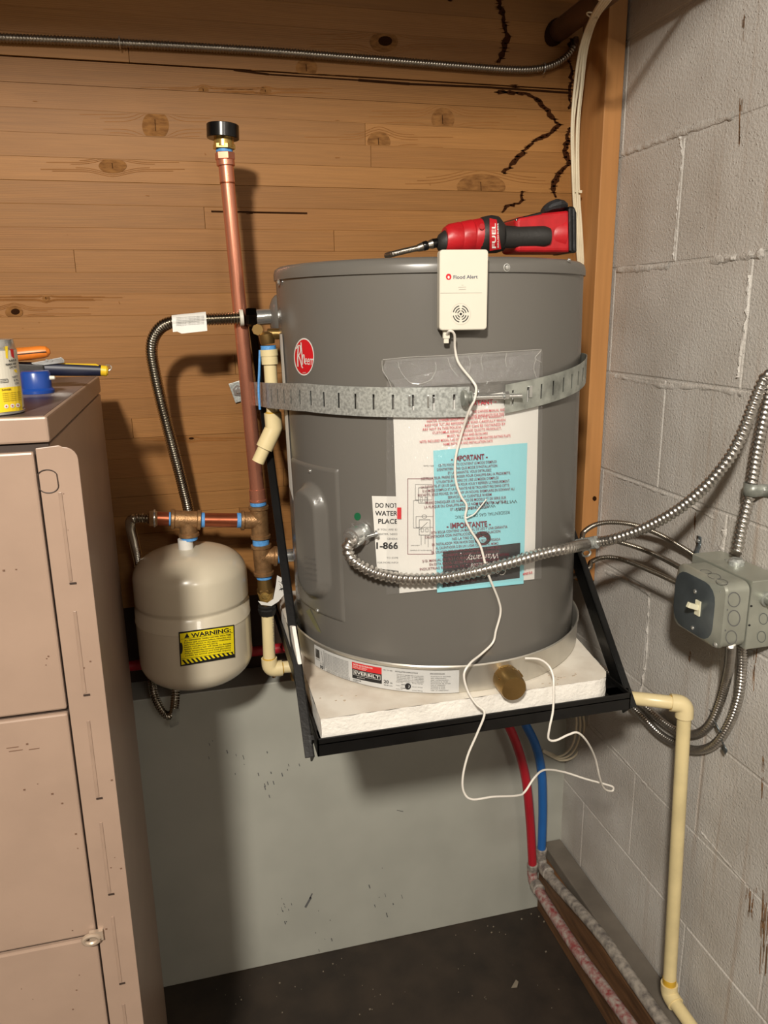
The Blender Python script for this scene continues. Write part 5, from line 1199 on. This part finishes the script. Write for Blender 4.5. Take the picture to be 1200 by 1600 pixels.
# ------------------------------------------------------------ filing cabinet
CXR, CYF, CYB, CH, CXL = -1.0 + .012, -.67, -.112, 1.4095, -1.46
def cf(x, y, e=0): return PY(x, y, CYF-e)
cb = thing('filing_cabinet', ((CXL+CXR)/2, (CYF+CYB)/2, 0), 'tall pinkish-beige metal filing cabinet at the left with scuffed top', 'cabinet')
MB().box((CXL, CYF+.004, 0), (CXR, CYB, CH-.03)).build('body', M_CAB, cb, smooth=0, bevel=.002)
mb = MB(); mb.box((CXL, CYF, CH-.0275), (CXR+.0012, CYB, CH)); mb.build('top_cap', M_CAB, cb, smooth=0, bevel=.0025)
mb = MB(); mb.box((CXL+.004, CYF+.006, CH-.0005), (CXR-.003, CYB-.004, CH+.0004)); mb.build('top_surface', M_CABS, cb, smooth=0)['label'] = 'grimy scuffed top surface'
DR = -1.0035
zg = [1.376, 1.0735, .7640, .4545, .145]
for i in range(4):
    MB().box((CXL+.02, CYF-.004, zg[i+1]+.0025), (DR, CYF+.012, zg[i]-.0025)).build('drawer', M_CAB, cb, smooth=0, bevel=.0025)
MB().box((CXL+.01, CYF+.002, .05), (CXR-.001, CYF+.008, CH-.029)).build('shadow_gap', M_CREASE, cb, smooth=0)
MB().box((CXL, CYF-.002, .0), (CXR-.002, CYF+.012, .143)).build('kick_plate', M_CAB, cb, smooth=0, bevel=.002)
# locking flange beside the drawers: flat strip, then a wing bent back over the cabinet's side
zt_ = 1.3795
mb = MB(); xs_ = [DR+.0025, CXR+.002]; xw = -.9605
YW = CYF-.006
top = [(xs_[0], zt_-.002), (xs_[1]-.001, zt_-.0005), (xs_[1]+.012, zt_-.001)]
P_ = [Vector((xs_[0], YW, .03)), Vector((xs_[0], YW, zt_-.002)), Vector((xs_[1]+.008, YW, zt_)), ]
for q in range(6):
    a = math.radians(90-q*18); P_.append(Vector((xw-.014+.014*math.cos(a), YW, zt_-.016+.014*math.sin(a))))
P_.append(Vector((xw, YW, .03)))
mb.prism(P_, (0, .0022, 0)); fl = mb.build('locking_flange', M_CAB, cb, smooth=0, bevel=.0007); fl['label'] = 'beige locking flange with slots along the cabinet edge'
mb = MB(); n_ = 9
for i in range(n_):   # pressed crease with slots
    za = zt_-.05-i*.135; mb.box((CXR+.004, YW-.0010, za-.10), (CXR+.0075, YW-.0001, za))
mb.build('crease', mat('beige_ridge', (156, 132, 115), .4), fl, smooth=0, bevel=.0008)
mb = MB()
for i in range(n_):
    za = zt_-.05-i*.135; mb.box((CXR+.004, YW-.0012, za-.1035), (CXR+.011, YW-.0001, za-.1015))
o = mb.build('slots', M_CREASE, fl, smooth=0)
mb = MB(); P_ = []
c_ = PY(75, 752, YW-.0002)
for q in range(24):
    a = 2*math.pi*q/24; P_.append(c_+Vector((.0098*math.cos(a), -.0004, .0075*math.sin(a)+(.005 if math.sin(a) > 0 else -.005))))
mb.tube(P_+[P_[0]], .0006, 5, caps=False); mb.build('knockout', M_CREASE, fl)
c_ = PY(143, 1468, YW-.004); mb = MB(); mb.tube([c_+Vector((.009*math.cos(a), 0, .006*math.sin(a))) for a in [2*math.pi*q/20 for q in range(21)]], .0032, 8, caps=False); mb.box((c_.x-.002, c_.y-.001, c_.z-.003), (c_.x+.014, c_.y+.004, c_.z+.010))
mb.build('lock_eye', mat('bare_beige_metal', (190, 170, 150), .35, metal=.4), cb, smooth=40)
mb = MB(); rnd = random.Random(15)
for i in range(40):
    x, z = rnd.uniform(-1.1, -.965), rnd.uniform(.6, 1.37); l = rnd.uniform(.001, .004); yy = CYF-.0048 if x < DR else YW-.0006
    if x > -.9655 or abs(x-DR) < .008: continue
    mb.box((x, yy, z), (x+l*.6, yy+.0005, z+l*.5))
for x, y, w in ((10, 1170, 16), (14, 1175, 18), (45, 1172, 14)): p = PY(x, y, CYF-.0045); mb.box((p.x, p.y, p.z), (p.x+w*.0008, p.y+.0004, p.z+.0008))
o = mb.build('paint_chips', mat('chip_brown', (112, 84, 66), .6), cb, smooth=0); o['kind'] = 'stuff'

# ------------------------------------------------------------ things on the cabinet
TZ = CH+.0006
cp = PZ(-8, 648, TZ)
CYc, CXc = CYF+.050, None
base_ = PZ(2, 649, TZ); cr_ = .034
edge = PZ(36, 640, TZ)
cxx = edge.x-cr_+.0055; cyy = CYF+.045
can = thing('cement_can', (cxx, cyy, TZ), 'white and yellow cement can at the left edge on the cabinet', 'can')
ctop = PY(10, 531, cyy-cr_*.7).z
print('can', cxx, cyy, ctop)
Hc = ctop-TZ
MB().lathe((cxx, cyy, TZ), (0, 0, 1), [(0, cr_-.001), (.001, cr_+.0008), (.003, cr_+.0008), (.0035, cr_), (Hc-.010, cr_), (Hc-.009, cr_*.985), (Hc-.002, cr_*.95), (Hc, cr_*.95), (Hc-.001, cr_*.86), (Hc-.004, cr_*.85)], 40).build('can_body', M_SMOOTHM, can)
CS = lambda e: (lambda a, z: Vector((cxx+(cr_+e)*math.sin(math.radians(a)), cyy-(cr_+e)*math.cos(math.radians(a)), TZ+z)))
mb = MB()
def cyb(a0, a1, z0, z1, e=.0006, n=14):
    f = CS(e); vs = [f(a0+(a1-a0)*i/n, z) for z in (z0, z1) for i in range(n+1)]; mb.add(vs, [(i, i+1, n+2+i, n+1+i) for i in range(n)])
mb.use(M_WHITE); cyb(-175, 175, .006, Hc-.011, .0003, 60)
CQ = lambda e: (lambda x, y: CYL0(x, y, cxx, cyy, cr_+e))
mb.use(M_CANY); quad(mb, ((-30, 609), (32.5, 603), (35.5, 641), (-30, 648)), CQ(.0006), 12, 3); quad(mb, ((8, 541), (12, 541), (12.5, 561), (9, 559)), CQ(.0006), 1, 3); quad(mb, ((21.5, 578), (26, 577), (27, 582), (24, 582)), CQ(.0006), 1, 1)
mb.use(M_LRED); quad(mb, ((16, 545), (21, 546), (22.5, 560), (18, 557)), CQ(.0007), 2, 2)
mb.use(M_INK); S = CQ(.0009)
for z in ((14, 565.5, 25.5, 564, 'PURPLE'), (9, 571.5, 25.5, 569.5, 'PRIMER NSF'), (15, 576, 26, 574, 'LOW VOC')): text(mb, z[4], z[0], z[1], z[2], z[3], 3, S, .03)
mb.use(M_INKG)
for z in ((20, 591, 28, 589.5, 'NET'), (22, 596, 29, 594.5, '8 FL'), (24, 601, 30, 599.5, 'OZ')): text(mb, z[4], z[0], z[1], z[2], z[3], 3, S, .03)
for a_, b_ in (((0, 593), (12, 592)), ((12, 592), (12.5, 597)), ((12.5, 597), (0, 598)), ((0, 595.5), (10, 594.5))): line(mb, a_, b_, .9, S, 2)
mb.use(mat('ochre_ink', (120, 96, 20), .5))
text(mb, 'DANGER', 3, 611, 18, 609.5, 2.8, S, .03)
for i in range(5): text(mb, 'EXTREMELY FLAMMABLE VAPOR', 4+i*.5, 616+i*3, 32+i*.4, 613+i*3, 1.7, S)
mb.use(M_PAPER)
for x in (10, 19.5, 28): disc(mb, (x, 636-x*.1), 3.4, 3.2, S, 14)
mb.use(M_LRED)
for x in (10, 19.5, 28): disc(mb, (x, 636-x*.1), 1.2, 1.3, CQ(.0012), 8)
mb.build('can_label', None, can, smooth=0)
# blue tape dispenser cup
bc_ = PZ(59, 616, TZ); rb = .019
bl = thing('blue_tape_spool', (bc_.x-.003, bc_.y+rb, TZ), 'round blue plastic spool lying beside the can', 'spool')
bx_, by_ = bc_.x-.003, bc_.y+rb
zbt = PY(60, 581, by_-rb).z
MB().lathe((bx_, by_, TZ), (0, 0, 1), [(0, rb*1.12), (.004, rb*1.15), (.006, rb*1.05), (.007, rb), (zbt-TZ-.003, rb), (zbt-TZ, rb*.9), (zbt-TZ, rb*.4)], 36).build('spool_body', M_BLUE, bl)
MB().lathe((bx_+rb-.001, by_-.004, TZ+(zbt-TZ)*.68), (1, 0, 0), [(0, .003), (.006, .0026), (.007, .001)], 12).build('white_nub', M_WHITE, bl)
# orange handled tool
def ot(x, y, Y): return PY(x, y, Y)
yo = by_+.05
ozb = TZ
og = thing('orange_handled_tool', ot(50, 553, yo), 'orange grip of a hand tool lying across other tools on the cabinet', 'hand tool')
A, B_ = ot(5, 556, yo), ot(78, 549, yo); r_ = pxr(A, 10.5)
MB().lathe(A, B_-A, [(0, r_*.85), (.01, r_), ((B_-A).length-.012, r_*.95), ((B_-A).length-.004, r_*.8), ((B_-A).length, r_*.35)], 20).build('handle', M_ORANGE, og)
mb = MB(); mb.tube([ot(15, 555, yo-r_*1.0), ot(72, 549.5, yo-r_*.98)], .0008, 5); mb.build('handle_groove', M_CREASE, og)
mb = MB(); q_ = [ot(48, 567, yo+.004), ot(96, 558, yo+.004), ot(101, 563, yo+.004), ot(100, 567, yo+.004), ot(55, 573, yo+.004)]; mb.prism(q_, (0, .003, 0)); mb.build('metal_plate', M_SMOOTHM, og, smooth=0, bevel=.0008)
for x in (73, 80): MB().lathe(ot(x, 563, yo+.0035), (0, -1, 0), [(0, .0022), (.001, .0018)], 10).build('rivet', M_SMOOTHM, og)
# navy and yellow tool
nv = thing('navy_yellow_tool', ot(110, 578, yo), 'navy hand tool grip with yellow end at the cabinet edge', 'hand tool')
YN_ = yo+.012
A, B_ = ot(20, 575, YN_), ot(158, 579, YN_); d = (B_-A).normalized(); r_ = pxr(A, 10); w_ = UP
mb = MB(); vs = []; NN = 14; ML = 12
for i in range(ML+1):
    t = i/ML; c0 = A.lerp(B_, t); rz = r_*(1.0-.12*t+.10*math.sin(t*3.1)); ry = r_*.75
    for q in range(NN): a = 2*math.pi*q/NN; vs.append(c0+Vector((0, ry*math.cos(a), 0))+UP*rz*math.sin(a))
mb.add(vs, [(i*NN+q, i*NN+(q+1) % NN, (i+1)*NN+(q+1) % NN, (i+1)*NN+q) for i in range(ML) for q in range(NN)]+[tuple(range(NN)), tuple(ML*NN+q for q in range(NN))]); mb.build('grip', M_NAVY, nv)
C_ = ot(169, 580, YN_); MB().lathe(B_, C_-B_, [(0, r_*.86), ((C_-B_).length-.002, r_*.84), ((C_-B_).length, r_*.6)], 16).build('end_cap', M_YGRIP, nv)
mb = MB(); mb.tube([ot(90, 569, YN_-.002), ot(150, 570, YN_-.002), ot(154, 572, YN_-.002)], .0014, 6); mb.build('yellow_edge', M_YGRIP, nv)
mb = MB(); mb.tube([C_+Vector((.000, 0, .005))+Vector((.005*math.cos(a), 0, .004*math.sin(a))) for a in [2*math.pi*q/14 for q in range(15)]], .0007, 5, caps=False); mb.build('ring', M_SMOOTHM, nv)
A2 = ot(18, 574, YN_+.012); mb = MB(); mb.prism([ot(20, 568, YN_-.01), ot(68, 570, YN_-.01), ot(70, 585, YN_-.01), ot(20, 586, YN_-.01)], (0, .016, 0)); mb.build('jaw_guard', M_TGREY, nv, smooth=0, bevel=.002)
print('tool', yo, YN_, B_.z, A.z, TZ)

# ------------------------------------------------------------ cordless tool on the heater
DYp = -.40
def dp(x, y, Y=DYp): return PY(x, y, Y)
ct = thing('cordless_driver', dp(790, 392), 'red and black cordless power tool lying on top of the heater', 'power tool')
def ell(mb, secs, n=28):
    """secs: centre, half height (z), half depth (y)"""
    vs = []
    for c, hz, hy in secs:
        for q in range(n): a = 2*math.pi*q/n; vs.append(Vector(c)+Vector((0, hy*math.cos(a), 0))+UP*hz*math.sin(a))
    m = len(secs); mb.add(vs, [(i*n+q, i*n+(q+1) % n, (i+1)*n+(q+1) % n, (i+1)*n+q) for i in range(m-1) for q in range(n)]+[tuple(range(n)), tuple((m-1)*n+q for q in range(n))])
def sec(x, y0, y1, hyf=1.0, Y=DYp):
    a, b = dp(x, y0, Y), dp(x, y1, Y); c = (a+b)/2; h = (a-b).length/2; return (c, h, h*hyf)
mb = MB(); ell(mb, [sec(682, 374, 386), sec(686, 366, 392), sec(696, 358, 395), sec(699, 357, 395.5)]); mb.build('nose', M_TGREY, ct)
mb = MB(); ell(mb, [sec(694, 355, 396), sec(700, 350, 397), sec(716, 346.5, 397), sec(718, 348, 396.5), sec(720, 346, 397), sec(735, 343, 396.5), sec(737, 345, 396), sec(739, 342.5, 396.5), sec(756, 340, 396)]); mb.build('motor_housing', M_TRED, ct)
mb = MB(); ell(mb, [sec(736, 360, 396, .9), sec(742, 346, 396.5), sec(752, 339, 397), sec(766, 336, 396), sec(776, 338, 395.5), sec(786, 350, 392), sec(790, 362, 384)]); mb.build('rear_cap', M_TGREY, ct)
hsr = pxr(dp(770, 366), 28)
mb = MB(); S = lambda x, y: dp(x, y, DYp-hsr*1.07+abs(y-366)*abs(y-366)*.000011)
mb.use(M_TRED); quad(mb, ((765, 341), (776, 343), (783, 389), (765, 392)), S, 4, 8)
mb.use(M_PAPER); S2 = lambda x, y: S(x, y)+Vector((0, -.0006, 0))
text(mb, 'FUEL', 774.5, 388, 774, 349, 5.8, S2, .02); text(mb, 'BRUSHLESS', 779, 387, 778.5, 349, 1.8, S2, .02)
mb.build('name_plate', None, ct, smooth=0)['label'] = 'red plate with white lettering'
mb = MB(); disc(mb, (753, 354), 4.2, 4.8, lambda x, y: dp(x, y, DYp-hsr*.98), 14); mb.build('button', M_TRED, ct, smooth=0)
mb = MB(); YH = DYp-.012; ell(mb, [sec(786, 352, 388, .8, YH), sec(800, 353, 388, .8, YH), sec(835, 352, 387, .85, YH), sec(850, 353, 386, .85, YH-.004), sec(858, 356, 383, .8, YH-.006)]); mb.build('handle', M_TGREY, ct)
mb = MB(); y_f = DYp-.018; d_ = Vector((0, .060, 0))
mb.prism([PY(x, y, y_f) for x, y in ((807, 394), (806, 345), (809, 339), (845, 333), (893, 328), (895, 394))], d_); mb.build('battery_base', M_TRED, ct, smooth=0, bevel=.006, bseg=3)
mb = MB(); ell(mb, [(PY(848, 370, DYp), .016, .012), (PY(860, 368, DYp), .022, .020), (PY(876, 366, DYp), .027, .0225)], 24); mb.build('base_flare', M_TRED, ct)
mb = MB(); mb.prism([PY(x, y, y_f+.002) for x, y in ((806, 345), (807, 341), (845, 331), (848, 336), (811, 346), (809, 350))], d_*.9); mb.build('trim_edge', M_BLACKP, ct, smooth=0, bevel=.001)
mb = MB(); mb.prism([PY(x, y, y_f-.002) for x, y in ((891, 395), (889, 322), (898, 322), (902, 332), (902, 395))], d_*1.05); mb.build('battery_pack', M_BLACKP, ct, smooth=0, bevel=.003)
mb = MB(); 
for i in range(2): mb.prism([PY(x, y, y_f-.004) for x, y in ((890+i*6, 392), (889+i*6, 326), (892+i*6, 326), (893+i*6, 392))], (0, .004, 0))
mb.build('battery_rib', M_BATT, ct, smooth=0, bevel=.0008)
rnd = random.Random(1); mb = MB(); ell(mb, [sec(848, 325, 334, 2), sec(852, 320, 335, 2), sec(858, 315, 333, 2), (dp(868, 322), .010, .02), sec(877, 312.5, 330, 2), sec(882, 316, 329, 2), sec(885, 322, 327, 2)], 12); mb.build('battery_latch', M_BATT, ct, smooth=20)
mb = MB(); S = lambda x, y: PY(x, y, y_f-.0006)
for a, b in (((873, 356), (882, 355)), ((873, 356), (873, 367)), ((873, 367), (880, 368)), ((882, 355), (882, 359)), ((882, 359), (878, 360))): line(mb, a, b, 1.2, S, 1)
mb.build('clip_outline', M_BLACKP, ct, smooth=0)
segsd = [((652, 388), (661, 385), 5.4, 6.5), ((661, 385), (668, 383), 7.2, 7.2), ((668, 383), (676, 381), 5.6, 7.4), ((675, 381), (684, 379), 7.5, 7)]
for i, (a, b, h0, h1) in enumerate(segsd):
    A, B_ = dp(*a), dp(*b); MB().lathe(A, B_-A, [(0, pxr(A, h0)*.9), (.001, pxr(A, h0)), ((B_-A).length-.001, pxr(A, h1)), ((B_-A).length, pxr(A, h1)*.9)], 18).build('chuck_ring', M_BXD if i % 2 == 0 else M_BLACKP, ct)
mb = MB(); mb.tube(smoothpath([dp(655, 387), dp(635, 391.5), dp(615, 396.5), dp(604, 399.5, DYp+.02)], 6), .0045, 12, helix=(.0022, .15, 1)); mb.build('flexible_shaft', M_BXD, ct, smooth=60)

# ------------------------------------------------------------ crumbs on the floor
rnd = random.Random(77)
mb = MB()
for x, y in ((437, 1536), (505, 1518), (441, 1582), (578, 1577), (562, 1585), (377, 1562), (520, 1506), (610, 1463), (762, 1447), (771, 1448), (842, 1432), (850, 1440), (860, 1450), (853, 1487), (790, 1460), (768, 1457), (830, 1428), (815, 1436)):
    p = PZ(x, y, .0012); s = rnd.uniform(.0008, .002); mb.obox(p, Vector((1, .3, 0)).normalized(), Vector((-.3, 1, 0)).normalized(), UP, s, s*.7, .0012)
for i in range(60):
    p = Vector((rnd.uniform(-.9, -.12), rnd.uniform(-.45, -.02), .0006)); s = rnd.uniform(.0004, .0010); mb.obox(p, Vector((1, 0, 0)), Vector((0, 1, 0)), UP, s, s, .0006)
o = tag(mb.build('floor_crumbs', M_DEB, None, origin='mid', smooth=0), 'pale plaster crumbs scattered over the dark floor', 'debris'); o['kind'] = 'stuff'
mb = MB(); p = [PZ(x, y, .001) for x, y in ((799, 1544), (806, 1532), (810, 1535), (808, 1543))]; tag(mb.prism(p, (0, 0, .0025)).build('floor_chip', M_DEB, None, origin='mid', smooth=0), 'single pale chip lying alone on the dark floor', 'debris')
